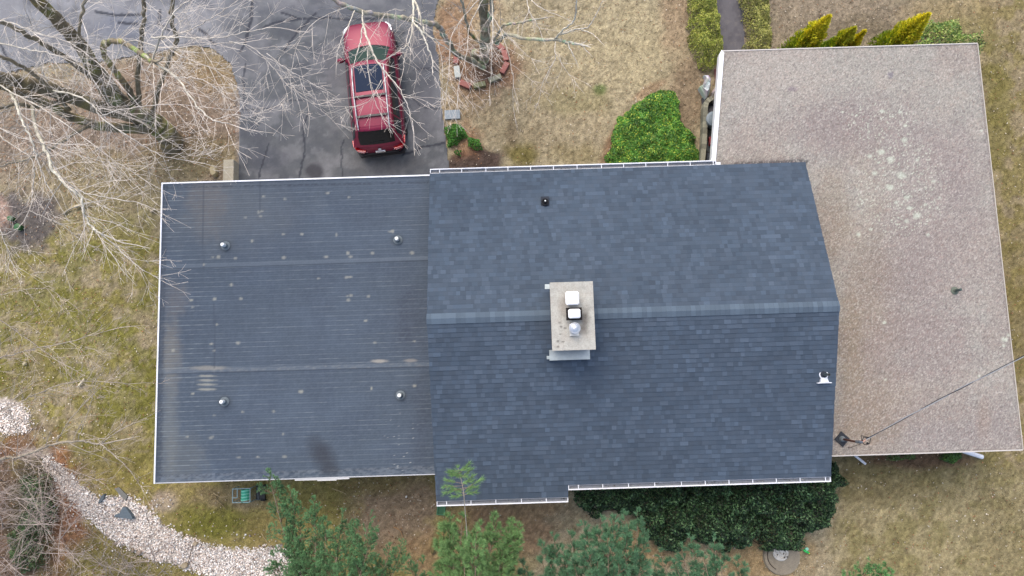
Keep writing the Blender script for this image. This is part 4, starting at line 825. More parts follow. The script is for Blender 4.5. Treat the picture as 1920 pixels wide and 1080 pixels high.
# ------------------------------------------------------------------ needle trees
def tuft(V, Cc, p, d, ln, n, k, rng):
    for i in range(n):
        dd = rotated(d, math.radians(rng.uniform(12, 52)), rng); L = ln*rng.uniform(.7, 1.1); sd_ = dd.cross(Vector((rng.gauss(0, 1), rng.gauss(0, 1), rng.gauss(0, 1)))).normalized()*.0058
        q = rng.uniform(.75, 1.3); c = tuple(v*q for v in k); e = p+dd*L+Vector((0, 0, -L*.12))
        V.append((p-sd_)[:]); V.append((p+sd_)[:]); V.append(e[:]); Cc.extend([c]*3)
def pine(label, base, zt, tips, kg, seed, ln=.10, bl=.75, per=12, start=.42, leader=None):
    g = random.Random(seed); B = P(*base, -.1); t = thing('pine_tree', label, 'pine tree', B)
    tr = MB(); br = MB(); V = []; Cc = []; pal = (C(96, 84, 70), C(140, 126, 110), C(116, 104, 84))
    tr.tube(catm([B, B+Vector((.1, 0, zt*.3)), B+Vector((0, .1, zt*.6)), B+Vector((0, 0, zt))], 5), [.17-.15*i/15 for i in range(16)], C(100, 86, 74), 9)
    def branchlet(p, d, L, lvl, kb):
        n = max(3, int(L/.055)); q = p.copy(); pts = [q.copy()]
        for i in range(n):
            d = (d+Vector((g.gauss(0, .06), g.gauss(0, .06), g.gauss(0, .04)+.006))).normalized(); q = q+d*(L/n); pts.append(q.copy())
            kk = kb*g.uniform(.8, 1.2); c = tuple(v*kk for v in kg)
            if lvl == 0 or i/n > .45: tuft(V, Cc, q, d, ln, 15, c, g)
            if lvl > 0 and g.random() < .75 and i < n-1:
                s = rotated(d, math.radians(g.uniform(35, 60)), g); s.z *= .35; s.normalize(); branchlet(q, s, L*g.uniform(.22, .42)*(1.25-.8*i/n), lvl-1, kb*g.uniform(.85, 1.15))
        tuft(V, Cc, q, d, ln*1.1, 16, tuple(v*1.2*kb for v in kg), g)
        br.tube(pts, [max(.004, .012*(1-i/len(pts)))*(1 if lvl else .6) for i in range(len(pts))], pal[2], 3, False)
    for x, y, z in tips:
        E_ = P(x, y, z); st0 = Vector((B.x, B.y, min(zt-.2, z+g.uniform(.1, .6)))); md = st0.lerp(E_, .5)+Vector((g.uniform(-.2, .2), 0, .15)); pts = catm([st0, md, E_], 12); m = len(pts)
        br.tube(pts, [.04*(1-.85*i/m) for i in range(m)], pal[1], 5, False); length = (E_-st0).length
        for k in range(int(length*(1-start)*per)+1):
            f = start+(1-start)*(k+g.random())/(length*(1-start)*per+1); j = min(m-2, int(f*m)); d = (pts[j+1]-pts[j]).normalized()
            s = rotated(d, math.radians(g.uniform(30, 70)), g); s.z = s.z*.35+.03; s.normalize(); branchlet(pts[j].copy(), s, bl*g.uniform(.6, 1.15)*(1.25-.75*f), 1, g.uniform(.8, 1.2))
        branchlet(pts[-1].copy(), (pts[-1]-pts[-3]).normalized(), bl*.5, 1, 1.1)
    if leader:
        pts = catm([Vector((B.x, B.y, leader[0][2]-.8))]+[P(*q) for q in leader], 8); m = len(pts); br.tube(pts, [.02*(1-.7*i/m) for i in range(m)], C(170, 160, 144), 6, False)
        for f in (.7, .73, .76, .79, .82, .85, .88, .91, .94, .97):
            j = int(f*m); 
            for sgn in (-1, 1):
                d = (pts[min(j+1, m-1)]-pts[j-1]).normalized(); s = Vector((sgn*g.uniform(.6, 1), g.uniform(-.25, .8), .1)).normalized(); br_l = g.uniform(.16, .46)*(1.5-.9*(f-.7)/.3)
                q = pts[j]+s*br_l; br.tube([pts[j], q], .008, pal[1], 4, False)
                for _ in range(5): tuft(V, Cc, q-s*.06*_, s, .17, 20, tuple(v*1.25 for v in kg), g)
        for _ in range(2): tuft(V, Cc, pts[-1], (pts[-1]-pts[-2]).normalized(), .14, 20, tuple(v*1.3 for v in kg), g)
    tr.build('trunk', M['bark'], t, smooth=True); br.build('branches', M['bark'], t)
    V = np.array(V); F3 = np.arange(len(V)).reshape(-1, 3); np_mesh('needles', V, F3, np.array(Cc), M['needle'], t); print('needles', len(F3))
pg = C(84, 120, 78, .9); pg2 = C(78, 114, 82, .9); pg3 = C(98, 130, 78, .95)
pine('pine with drooping green boughs at bottom, leaning toward the hose reel', (690, 1240), 7, [(508, 908, 4), (545, 940, 4.2), (560, 985, 4.3), (590, 960, 4.5), (610, 1000, 4.7), (640, 985, 4.9), (665, 1010, 5.2), (688, 988, 5.2), (690, 1030, 5.4), (725, 1050, 5), (748, 1042, 4.8), (785, 1072, 4.6), (590, 1040, 4.6), (630, 1045, 5), (555, 1030, 4.2), (520, 1060, 4), (565, 1070, 4.4), (660, 1060, 5.4)], pg, 51, .085, .85)
pine('pine whose long bare-stemmed leader overlaps the lower edge of the shingle roof', (885, 1240), 8, [(866, 985, 5.4), (843, 985, 5.2), (832, 1012, 5), (835, 1050, 5), (900, 1000, 5.5), (925, 985, 5.4), (955, 995, 5.2), (968, 1003, 5.1), (940, 1040, 5.2), (960, 1062, 5), (890, 1030, 5.8), (870, 1040, 6.1), (892, 1015, 6.3), (910, 1060, 5.8), (850, 1020, 5.8), (945, 1020, 5.4)], pg3, 52, .13, .6, leader=[(880, 1100, 5.2), (876, 1010, 5.7), (871, 945, 6.3), (868, 915, 6.4), (859, 878, 6.5)])
pine('dense bluish green pine at bottom centre overlapping the dark evergreen hedge', (1110, 1240), 8, [(1195, 978, 5.2), (1172, 982, 5.3), (1150, 990, 5.5), (1125, 992, 5.5), (1100, 1000, 5.5), (1072, 1020, 5.3), (1040, 1022, 5), (1022, 1035, 4.9), (1020, 1066, 4.8), (1060, 1050, 5.4), (1100, 1040, 5.9), (1140, 1030, 5.8), (1175, 1020, 5.5), (1195, 1050, 5.1), (1160, 1060, 5.8), (1120, 1068, 6), (1080, 1072, 5.8), (985, 1070, 4.4)], pg2, 53, .13, .6)
pine('sparse pine at the bottom edge between the dark hedge and the round well cover', (1300, 1260), 7, [(1296, 1022, 4.8), (1280, 1040, 4.9), (1340, 1022, 4.9), (1350, 1042, 4.8), (1322, 1055, 5), (1242, 1048, 4.6), (1232, 1070, 4.5), (1270, 1070, 4.9), (1385, 1062, 4.4)], pg2, 54, .13, .5, 10, .6)
pine('small bright green pine top poking in at the bottom edge of the right lawn', (1645, 1200), 4.4, [(1640, 1062, 3.5), (1615, 1072, 3.4), (1668, 1072, 3.4), (1655, 1085, 3.6), (1595, 1084, 3.2)], C(86, 130, 76, .9), 55, .10, .5, 13)

# ------------------------------------------------------------------ leafy masses
def leafmass(name, label, cat, poly, h, n, size, ks, seed, zb=0., kind=None, shape=.5, soft=14., layers=.55, parts=False, clump=.22, up=.6, twigs=None, jag=.25):
    g = np.random.RandomState(seed); pp = [P(x, y, h*.5) for x, y in poly]; wx = [p.x for p in pp]; wy = [p.y for p in pp]
    wp = [(a, b_) for a, b_ in zip(wx, wy)]; X = g.uniform(min(wx)-.2, max(wx)+.2, n*4); Y = g.uniform(min(wy)-.2, max(wy)+.2, n*4)
    d = polydist(X, Y, wp)+(fbm(X*2.2, Y*2.2, seed)-.5)*2*jag
    ok = d > 0; X, Y, d = X[ok][:n], Y[ok][:n], d[ok][:n]; m = len(X)
    dome = np.clip(d/(soft/52.), 0, 1)**shape; nz = .45+1.05*fbm(X/clump*.6, Y/clump*.6, seed+3, 3)
    Z = zb+h*dome*nz*(1-layers*g.rand(m)**2)
    ky = np.array(ks); idx = g.randint(0, len(ks), m); c = ky[idx]*(.75+.5*g.rand(m, 1))*(.45+1.1*fbm(X/clump, Y/clump, seed+9, 2))[:, None]
    nrm = g.normal(size=(m, 3)); nrm[:, 2] = np.abs(nrm[:, 2])+up; nrm /= np.linalg.norm(nrm, axis=1)[:, None]
    a = np.cross(nrm, g.normal(size=(m, 3))); a /= np.linalg.norm(a, axis=1)[:, None]; b_ = np.cross(nrm, a)
    s = size*(.6+.8*g.rand(m, 1)); ctr = np.stack([X, Y, Z], -1)
    V = np.stack([ctr-a*s, ctr+b_*s*.45, ctr+a*s+nrm*s*.1, ctr-b_*s*.45], 1).reshape(-1, 3); Cc = np.repeat(c, 4, 0)
    F4 = np.arange(len(V)).reshape(-1, 4); org = (sum(wx)/len(wx), sum(wy)/len(wy), 0)
    if parts:
        t = thing(name, label, cat, org); np_mesh('foliage', V, F4, Cc, M['leaf'], t)
        sb = MB(); gg = random.Random(seed)
        for i in range(twigs or 12):
            k = gg.randrange(m); q = Vector(ctr[k]); bs = Vector((org[0]*.25+q.x*.75, org[1]*.25+q.y*.75, -.05)); sb.tube([bs, bs.lerp(q, .5)+Vector((0, 0, .1*h)), q], [.025, .014, .006], C(96, 84, 66), 5, False)
        sb.build('stems', M['bark'], t); return t
    o = np_mesh(name, V, F4, Cc, M['leaf'], origin=org); tag(o, label, cat, kind=kind); return o
leafmass('evergreen_hedge', 'large dark glossy evergreen hedge along the lower eave of the shingle roof', 'hedge', [(1070, 880), (1580, 870), (1590, 915), (1580, 940), (1562, 950), (1560, 990), (1535, 1012), (1510, 1010), (1505, 1034), (1450, 1036), (1400, 1018), (1370, 1026), (1310, 1020), (1260, 1040), (1208, 1005), (1196, 965), (1130, 965), (1100, 960), (1085, 940)], 1.7, 52000, .046, [C(34, 56, 36, .8), C(26, 44, 30, .8), C(42, 68, 42, .8), C(66, 96, 60, .95), C(86, 114, 76, 1)], 61, soft=35, parts=True, layers=.5, twigs=40, clump=.2, jag=.4, up=.2)  # the palest leaf greens paint lit tips into the foliage colour
o = leafmass('groundcover', 'bright green leafy ground cover patch on the lawn against the upper eave', 'ground cover', [(1138, 318), (1142, 285), (1150, 255), (1162, 225), (1185, 200), (1215, 180), (1240, 170), (1262, 172), (1275, 190), (1280, 215), (1292, 245), (1308, 255), (1313, 318)], .42, 24000, .042, [C(70, 120, 44, 1), C(96, 138, 50, 1), C(50, 92, 38, 1), C(160, 172, 66, 1), C(72, 114, 44, 1), C(66, 108, 42, 1), C(96, 136, 52, 1), C(80, 122, 46, 1), C(70, 116, 42, 1)], 62, kind='stuff', soft=16, layers=.35, clump=.3)
leafmass('boxwood_hedge', 'trimmed yellow-green hedge on the left side of the dark walkway', 'hedge', [(1290, -120), (1294, 0), (1298, 60), (1302, 100), (1312, 122), (1335, 124), (1354, 105), (1354, 60), (1345, 0), (1340, -120)], .95, 22000, .03, [C(136, 142, 56, 1), C(110, 124, 50, 1), C(164, 164, 80, 1), C(124, 132, 56, 1)], 63, soft=14, parts=True, clump=.2)
leafmass('boxwood_hedge', 'trimmed yellow-green hedge on the right side of the dark walkway', 'hedge', [(1392, -120), (1396, 0), (1399, 50), (1403, 110), (1448, 110), (1452, 60), (1444, 30), (1446, 0), (1442, -120)], .9, 16000, .03, [C(140, 140, 70, 1), C(116, 124, 58, 1), C(164, 160, 92, 1), C(132, 132, 66, 1)], 64, soft=14, parts=True, clump=.2)
def ivy(poly, lab, seed, n): leafmass('leafy_plant', lab, 'plant', poly, .3, n, .035, [C(64, 118, 42), C(48, 92, 36), C(84, 136, 48)], seed, soft=10, parts=True, twigs=6, jag=.12)
ivy([(834, 240), (850, 232), (870, 238), (880, 256), (862, 262), (858, 272), (838, 275)], 'larger low green plant beside the driveway edge below the grey stone slab', 65, 1700)
ivy([(880, 258), (898, 262), (903, 278), (892, 280), (880, 272)], 'small green plant clump right of the larger one near the bare soil', 66, 500)
ivy([(853, 278), (866, 280), (862, 290), (852, 288)], 'tiny green seedling clump nearest the eave by the driveway', 67, 200)
leafmass('leafy_shrub', 'loose light green shrub wrapping the top right corner of the granule roof', 'shrub', [(1715, 95), (1735, 45), (1750, 30), (1785, 40), (1810, 70), (1838, 72), (1846, 95), (1840, 120), (1826, 110), (1815, 95)], 1.3, 4200, .045, [C(122, 156, 76), C(104, 140, 76), C(164, 184, 96), C(190, 196, 120)], 68, soft=20, parts=True, layers=.8, jag=.35, up=.1)
leafmass('leafy_shrub', 'low green shrub beneath the lower edge of the granule roof near the right downspout', 'shrub', [(1765, 838), (1808, 836), (1806, 862), (1790, 868), (1768, 862)], .5, 1500, .035, [C(70, 104, 46), C(84, 120, 50), C(58, 88, 40)], 69, soft=12, parts=True, jag=.15)
leafmass('leafy_shrub', 'sparse green plant under the lower edge of the granule roof near the left downspout', 'shrub', [(1665, 846), (1722, 844), (1720, 862), (1690, 866), (1668, 860)], .4, 500, .03, [C(70, 100, 46), C(84, 110, 50)], 70, soft=12, parts=True, jag=.15)
leafmass('evergreen_shrub', 'dark green conifer seedling under the brush in the bottom left corner', 'shrub', [(30, 900), (80, 890), (105, 940), (90, 990), (70, 1060), (30, 1080), (25, 1000), (45, 940)], .8, 3200, .05, [C(86, 112, 72), C(70, 94, 60), C(106, 128, 84)], 71, soft=14, parts=True, layers=.8, jag=.45, up=.0)
def arbor(base_h, tip, h, r, label, seed, ks):
    T = P(*tip, h); B = Vector((T.x, T.y, 0)); t = thing('arborvitae', label, 'arborvitae', B, 'golden arborvitae along the granule roof'); g = np.random.RandomState(seed); m = int(9000*h/3)
    f = g.rand(m)**.8; z = h*(1-(1-f)); z = h*g.rand(m)**.85; rr = r*(np.clip(1-z/h, 0, 1)**.75)*np.sqrt(.25+.75*g.rand(m)); rr *= .8+.45*vn(z*3, g.rand(m)*0+seed)+0; a = g.rand(m)*6.283
    rr *= 1+.25*np.sin(a*5+z*2); X = B.x+rr*np.cos(a); Y = B.y+rr*np.sin(a)
    out = np.stack([np.cos(a)*.5, np.sin(a)*.5, np.full(m, 1.)], -1)+g.normal(size=(m, 3))*.25; out /= np.linalg.norm(out, axis=1)[:, None]
    s2 = np.cross(out, g.normal(size=(m, 3))); s2 /= np.linalg.norm(s2, axis=1)[:, None]; L = .075*(.6+.8*g.rand(m, 1)); ctr = np.stack([X, Y, z], -1)
    V = np.stack([ctr-out*L, ctr+s2*L*.28, ctr+out*L, ctr-s2*L*.28], 1).reshape(-1, 3)
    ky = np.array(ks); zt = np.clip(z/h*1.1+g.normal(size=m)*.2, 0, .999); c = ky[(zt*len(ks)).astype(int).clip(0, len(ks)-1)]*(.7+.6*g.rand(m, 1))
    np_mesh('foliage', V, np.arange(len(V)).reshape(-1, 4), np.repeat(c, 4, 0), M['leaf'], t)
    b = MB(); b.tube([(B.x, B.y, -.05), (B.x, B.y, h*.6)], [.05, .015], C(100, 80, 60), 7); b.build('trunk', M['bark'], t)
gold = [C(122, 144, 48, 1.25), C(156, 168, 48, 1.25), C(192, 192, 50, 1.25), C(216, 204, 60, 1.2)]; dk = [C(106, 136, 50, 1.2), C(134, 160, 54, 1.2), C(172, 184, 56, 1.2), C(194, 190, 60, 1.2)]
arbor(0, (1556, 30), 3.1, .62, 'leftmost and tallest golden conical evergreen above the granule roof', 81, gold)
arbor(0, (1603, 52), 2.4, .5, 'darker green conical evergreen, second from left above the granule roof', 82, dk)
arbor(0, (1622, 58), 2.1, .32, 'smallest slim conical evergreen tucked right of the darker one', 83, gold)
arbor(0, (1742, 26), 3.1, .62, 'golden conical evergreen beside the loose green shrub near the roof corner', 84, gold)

# ------------------------------------------------------------------ edging, stones, small things
def ringblock(cx, cy, l, wd, ang, k, lab, h=.12):
    p = P(cx, cy, h); b = MB(); b.box(-l/2+p.x, -wd/2+p.y, -.06, l/2+p.x, wd/2+p.y, h, k, rz=ang)
    o = b.build('edging_block', M['stone'], origin=(p.x, p.y, 0), bevel=.02); tag(o, lab, 'edging block', 'edging blocks of the tree ring')
rb = C(158, 106, 98); gb = C(150, 148, 128)
for a in [(937, 86, .42, .2, -.75, rb, 'red edging block at the upper right of the tree ring'), (947, 103, .42, .21, -1.35, rb, 'red edging block at the far right of the tree ring'), (946, 126, .46, .2, 1.05, rb, 'red edging block at the lower right of the tree ring'),
          (928, 146, .5, .19, .38, gb, 'mossy grey edging block at bottom right of the tree ring'), (899, 158, .46, .19, .2, C(136, 136, 104), 'mossy grey edging block at the very bottom of the tree ring'), (872, 157, .44, .22, -.45, rb, 'red edging block at the bottom left of the tree ring'),
          (857, 134, .46, .22, -1.48, C(186, 192, 186), 'pale whitish edging block on the left of the tree ring'), (855, 111, .3, .2, 1.5, rb, 'red edging block at the upper left of the tree ring')]: ringblock(*a)
p = P(848, 214, .04); b = MB(); b.box(p.x-.29, p.y-.18, -.05, p.x+.29, p.y+.17, .035, C(150, 160, 166), rz=.02); tag(b.build('stepping_stone', M['stone'], origin=(p.x, p.y, 0), bevel=.012), 'flat blue-grey stone slab set beside the driveway edge', 'paving slab')
p0 = P(428, 322, .5); b = MB(); b.box(p0.x-.19, 5.6, -.05, p0.x+.19, P(427, 299, .5).y, .5, C(176, 168, 148)); tag(b.build('concrete_wall', M['concrete'], origin=(p0.x, 7.2, 0), bevel=.015), 'short pale concrete wall end beside the driveway at the rubber roof', 'wall')
def rock(name, px_, py_, l, wd, h, k, ang, lab, cat, seed):
    g = random.Random(seed); p = P(px_, py_, 0); b = MB(); n = 9; rings = []
    for zz, s in ((-.04, .9), (h*.55, 1), (h, .72)):
        for j in range(n):
            a = 2*math.pi*j/n; q = s*(1+.28*(g.random()-.5)); x = l/2*q*math.cos(a); y = wd/2*q*math.sin(a)
            b.v.append((p.x+x*math.cos(ang)-y*math.sin(ang), p.y+x*math.sin(ang)+y*math.cos(ang), zz+g.uniform(-.01, .01)*(zz > 0))); b.c.append(k)
    for i in range(2):
        for j in range(n): b.f.append((i*n+j, i*n+(j+1) % n, i*n+n+(j+1) % n, i*n+n+j))
    b.f.append(tuple(2*n+j for j in range(n))); o = b.build(name, M['stone'], origin=(p.x, p.y, 0)); tag(o, lab, cat); return o
rock('rock', 403, 322, .28, .5, .22, C(176, 162, 128), .3, 'yellowish upright rock just left of the concrete wall end', 'rock', 1)
rock('rock', 812, 1025, .2, .5, .1, C(122, 108, 70), -.15, 'long narrow mossy brown stone lying left of the middle pine', 'rock', 2)
rock('rock', 347, 1060, .26, .2, .12, C(170, 156, 130), .1, 'tan rounded stone at lower edge of the white gravel', 'rock', 3)
rock('rock', 262, 1036, .2, .16, .1, C(168, 152, 136), .5, 'rounded stone at the lower left edge of the gravel', 'rock', 4)
rock('rock', 250, 1032, .14, .14, .08, C(150, 136, 118), .5, 'smaller stone just left of the rounded stone by the gravel', 'rock', 5)
rock('rock', 367, 1019, .2, .14, .1, C(176, 160, 136), .2, 'stone on the upper edge of the white gravel strip', 'rock', 6)
rock('rock', 47, 682, .12, .12, .08, C(206, 196, 160), .2, 'single pale stone on the mossy left lawn', 'rock', 7)
rock('rock', 762, 931, .1, .07, .05, C(230, 226, 216), .9, 'small bright white stone on brown soil between the flat roof and shingle roof', 'rock', 8)
def slab(pts, z, k, lab, name='slate_slab'):
    pw = [P(x, y, z) for x, y in pts]; b = MB(); n = len(pw); cx = sum(q.x for q in pw)/n; cy = sum(q.y for q in pw)/n; ar = sum(pw[i].x*pw[(i+1) % n].y-pw[(i+1) % n].x*pw[i].y for i in range(n))
    pl = [(q.x, q.y) for q in (pw if ar > 0 else pw[::-1])]; b.prism(pl, lambda x, y: -.05, lambda x, y: z+.12*(x-cx), k); return tag(b.build(name, M['stone'], origin=(cx, cy, 0), bevel=.006), lab, 'slate slab')
sk = C(104, 116, 124)
slab([(224, 962), (229, 951), (236, 952), (247, 966), (250, 973), (236, 972), (228, 971), (212, 970), (214, 966)], .12, sk, 'larger dark slate piece sticking out of the white gravel')
slab([(186, 938), (190, 930), (196, 926), (195, 934), (188, 943), (182, 944)], .08, C(98, 108, 114), 'smaller dark slate shard at the upper left of the gravel strip')
slab([(213, 916), (222, 914), (240, 930), (236, 938), (226, 930)], .03, C(124, 124, 118), 'flat grey slate piece half buried above the gravel')
# fallen wood
def log_(pix, r, k, lab, name='fallen_branch'):
    b = MB(); pts = catm([P(*q) for q in pix], 5); b.tube(pts, [r*R.uniform(.8, 1.1)*(1-.4*i/len(pts)) for i in range(len(pts))], k, 7); tag(b.build(name, M['bark'], origin=tuple(pts[0]), smooth=True), lab, 'fallen branch')
log_([(140, 388, .08), (152, 384, .1), (168, 380, .08)], .055, C(206, 194, 170), 'short pale broken log on the left lawn below the big tree')
log_([(118, 402, .03), (128, 394, .05), (140, 388, .08)], .04, C(176, 168, 148), 'thin grey stick touching the pale log on the left lawn')
log_([(283, 397, .05), (290, 392, .08)], .06, C(190, 176, 152), 'stubby pale wood chunk near the flat roof left edge')
log_([(148, 724, .05), (152, 718, .06), (158, 710, .05)], .05, C(206, 196, 170), 'pale wood chunk on the moss near the gravel patch')
log_([(400, 924, .05), (415, 932, .06), (435, 928, .05)], .02, C(168, 150, 116), 'forked stick left of the green hose reel')
log_([(402, 930, .04), (412, 942, .04), (425, 955, .03)], .02, C(140, 122, 90), 'stick lying below the forked one near the hose reel')
log_([(623, 916, .03), (640, 922, .04), (648, 926, .03)], .014, C(190, 168, 130), 'light stick on moss below the dark rubber roof')
log_([(490, 1000, .03), (500, 1015, .04), (510, 1026, .03)], .014, C(176, 156, 120), 'curved stick at the upper edge of the gravel strip')
log_([(738, 988, .03), (750, 995, .04), (756, 1010, .04), (760, 1022, .03)], .02, C(176, 140, 100), 'bent brown stick on bare soil near the bottom centre')
log_([(352, 1058, .08), (358, 1035, .1), (364, 1018, .08)], .014, C(90, 80, 70), 'dark thin stick across the white gravel')
# hose reel
h0 = P(464, 926, .3); t = thing('hose_reel', 'green garden hose reel cart on the grass below the rubber roof', 'hose reel', (h0.x, h0.y, 0))
b = MB(); fk = C(150, 170, 168, 1)
x0, x1, y0, y1 = h0.x-.42, h0.x+.18, h0.y-.24, h0.y+.22
for a, c in (((x0, y0), (x1, y0)), ((x1, y0), (x1, y1)), ((x1, y1), (x0, y1)), ((x0, y1), (x0, y0)), ((x0+.16, y0+.16), (x0+.16, y1))): b.tube([(a[0], a[1], .55), (c[0], c[1], .55)], .018, fk, 6)
for a in ((x0, y0), (x1, y0), (x1, y1), (x0, y1)): b.tube([(a[0], a[1], .55), (a[0], a[1], -.03)], .016, fk, 6)
b.tube([(x0, y0+.16, .55), (x0+.16, y0+.16, .55)], .015, fk, 6); b.build('frame', M['plastic'], t)
b = MB()
for i in range(11):
    yy = y0+.06+i*.034; rr = .13+.02*R.random(); b.tube([(x0+.40+rr*math.cos(a)*1.05, yy+.012*math.sin(a*2), .42+rr*math.sin(a)) for a in [k*6.283/14 for k in range(15)]], .017, C(80, 186, 150, 1) if i % 3 else C(150, 220, 196, 1), 6)
b.tube([(x0+.42, y0+.06, .5), (x0+.3, y0-.0, .57), (x0+.5, y0-.03, .5), (x1, y0+.02, .45)], .017, C(84, 168, 140), 6); b.build('hose', M['plastic'], t, smooth=True)
b = MB(); b.lathe([(.11, 0), (.11, .38)], (x0+.40, y0+.05, .42), 16, C(30, 60, 52), axis=(0, 1, 0)); b.build('drum', M['plastic'], t)
b = MB(); b.box(x1+.05, y0+.0, .02, x1+.36, y1+.03, .12, C(34, 38, 40)); 
for yy in (y0+.04, y1-.02): b.tube([(x1+.05, yy, .1), (x1+.14, yy, .34), (x1+.3, yy, .3)], .018, C(56, 64, 68), 6)
b.tube([(x1+.24, y0+.03, .4), (x1+.2, y1, .42)], .02, C(80, 88, 92), 6); b.build('tray', M['plastic'], t)
b = MB()
for yy in (y0-.02, y1+.02): b = MB(); b.lathe([(.02, -.02), (.1, -.02), (.1, .02), (.02, .02)], (x1+.3, yy, .07), 14, (.02, .02, .02), axis=(0, 1, 0)); b.build('wheel', M['rubber'], t)
# splash tray
p = P(827, 955, .08); b = MB(); kk = C(56, 112, 76)
b.box(p.x-.13, p.y-.2, -.04, p.x+.13, p.y+.22, .03, kk, rz=-.12); 
for s in (-1, 1): b.box(p.x+s*.13-.015, p.y-.2, .03, p.x+s*.13+.015, p.y+.22, .1, C(76, 134, 96), rz=-.12, pivot=(p.x, p.y))
b.box(p.x-.115, p.y-.2, .03, p.x+.115, p.y-.17, .09, C(76, 134, 96), rz=-.12, pivot=(p.x, p.y)); tag(b.build('splash_block', M['plastic'], origin=(p.x, p.y, 0)), 'green plastic splash tray on the ground under the lower left gutter corner', 'splash block')
# well cover
p = P(1466, 1043, 0); t = thing('well_cover', 'round concrete well cover with a white rubble filled centre below the dark hedge', 'well cover', (p.x, p.y, 0))
b = MB(); b.lathe([(.66, -.06), (.62, .04), (.5, .06), (.1, .065)], (p.x+.0, p.y-.0, 0), 40, C(150, 140, 122)); b.build('rim', M['concrete'], t)
q = P(1464, 1037, .1); b = MB(); b.lathe([(.27, .0), (.27, .1), (.25, .13), (.02, .13)], (q.x, q.y, 0), 28, C(222, 216, 204)); b.build('lid', M['concrete'], t)
b = MB()
for i in range(34):
    a = R.uniform(0, 6.28); r = .24*math.sqrt(R.random()); s = R.uniform(.012, .04); x, y = q.x+r*math.cos(a), q.y+r*math.sin(a); k = R.choice([C(226, 220, 208), C(226, 220, 208), C(110, 104, 96), C(206, 198, 184)])
    b.lathe([(s, 0), (s*.9, s*.5), (s*.3, s*.8)], (x, y, .128), 6, k)
b.build('rubble', M['stone'], t)['kind'] = 'stuff'
b = MB(); b.tube([(p.x+.5*math.cos(a)-.02, p.y+.5*math.sin(a)+.03, .065) for a in [2.0+k*.17 for k in range(14)]], .016, C(70, 62, 56), 5); b.build('crack_ring', M['stone'], t)
# toy
p = P(1512, 1032, .05); t = thing('toy', 'small bright green plastic toy with yellow tip on the lawn by the hedge', 'toy', (p.x, p.y, 0))
b = MB(); b.tube([(p.x-.11, p.y+.02, .05), (p.x-.02, p.y-.03, .07), (p.x+.08, p.y-.09, .05)], [.03, .045, .03], C(40, 200, 90), 8); b.build('body', M['plastic'], t)
b = MB(); b.box(p.x-.04, p.y+.0, .0, p.x+.06, p.y+.1, .09, C(150, 220, 190), rz=.4); b.build('lid', M['plastic'], t, bevel=.01)
b = MB(); b.tube([(p.x+.07, p.y-.08, .05), (p.x+.1, p.y-.12, .05)], .022, C(220, 220, 60), 6); b.build('tip', M['plastic'], t)
# green balls far left
for x, y, r, lab in ((21, 410, .1, 'smaller round dark green plant pot lid on grey soil at left edge'), (35, 426, .13, 'larger round green bucket lid on grey soil at left edge')):
    p = P(x, y, .1); b = MB(); b.lathe([(r*.8, -.04), (r, .16), (r*.95, .19), (r*.6, .2), (.0, .21)], (p.x, p.y, 0), 16, C(44, 96, 48)); tag(b.build('bucket', M['plastic'], origin=(p.x, p.y, 0)), lab.replace('plant pot lid', 'bucket').replace('bucket lid', 'bucket'), 'bucket')
# tarp scraps
def scrap(pts, h, k, lab, name, cat, seed):
    g = random.Random(seed); c = P(sum(x for x, y in pts)/len(pts), sum(y for x, y in pts)/len(pts), h); b = MB(); n = len(pts); rr = []
    for s, z in ((1, -.04), (.95, h*.5), (.6, h*1.05)):
        for x, y in pts: q = P(x, y, 0); b.v.append((c.x+(q.x-c.x)*s+g.uniform(-.02, .02), c.y+(q.y-c.y)*s+g.uniform(-.02, .02), z+g.uniform(-.3, .3)*h*(z > 0))); b.c.append(tuple(v*g.uniform(.8, 1.15) for v in k))
    b.v.append((c.x, c.y, h*.7)); b.c.append(k)
    for i in range(2):
        for j in range(n): b.f.append((i*n+j, i*n+(j+1) % n, i*n+n+(j+1) % n, i*n+n+j))
    for j in range(n): b.f.append((2*n+j, 2*n+(j+1) % n, 3*n))
    tag(b.build(name, M['plastic'], origin=(c.x, c.y, 0)), lab, cat)
scrap([(545, 1048), (552, 1046), (556, 1058), (553, 1072), (546, 1068)], .15, C(50, 66, 92), 'crumpled dark blue plastic sheet at the right end of the gravel', 'plastic_sheet', 'plastic sheet', 3)
scrap([(944, 1025), (968, 1026), (974, 1036), (960, 1044), (945, 1040)], .2, C(28, 32, 44), 'dark navy plastic sheet on the ground between the two middle pines', 'plastic_sheet', 'plastic sheet', 4)
# areaway beside the granule roof
b = MB(); wp = [(1312, 312), (1317, 260), (1319, 200), (1325, 185), (1334, 180)]; pts = catm([P(x, y, .35) for x, y in wp], 6)
for a, c in zip(pts[:-1], pts[1:]):
    d = (c-a).normalized(); n = Vector((-d.y, d.x, 0))*-1; k = C(158, 156, 136) if R.random() < .6 else C(130, 128, 112)
    b.prism([(a.x, a.y), (c.x, c.y), (c.x-n.x*-.17, c.y-n.y*-.17), (a.x+n.x*.17, a.y+n.y*.17)][::-1], -.3, .35+R.uniform(-.01, .01), k)
tag(b.build('retaining_wall', M['concrete'], origin=tuple(pts[0])), 'low curved mossy stone wall between green patch and granule roof', 'wall')
q0, q1 = P(1316, 312), P(1352, 182); b = MB(); b.box(q0.x+.15, q0.y, -.05, q1.x+.6, q1.y, .0, C(74, 74, 78)); 
for i in range(5): b.box(q0.x+.2, q0.y+.1+i*.45, .002, q1.x+.55, q0.y+.5+i*.45, .03, tuple(v*R.uniform(.8, 1.3) for v in C(96, 98, 100)))
o = b.build('paved_areaway', M['concrete'], origin=tuple(q0)); o['kind'] = 'structure'
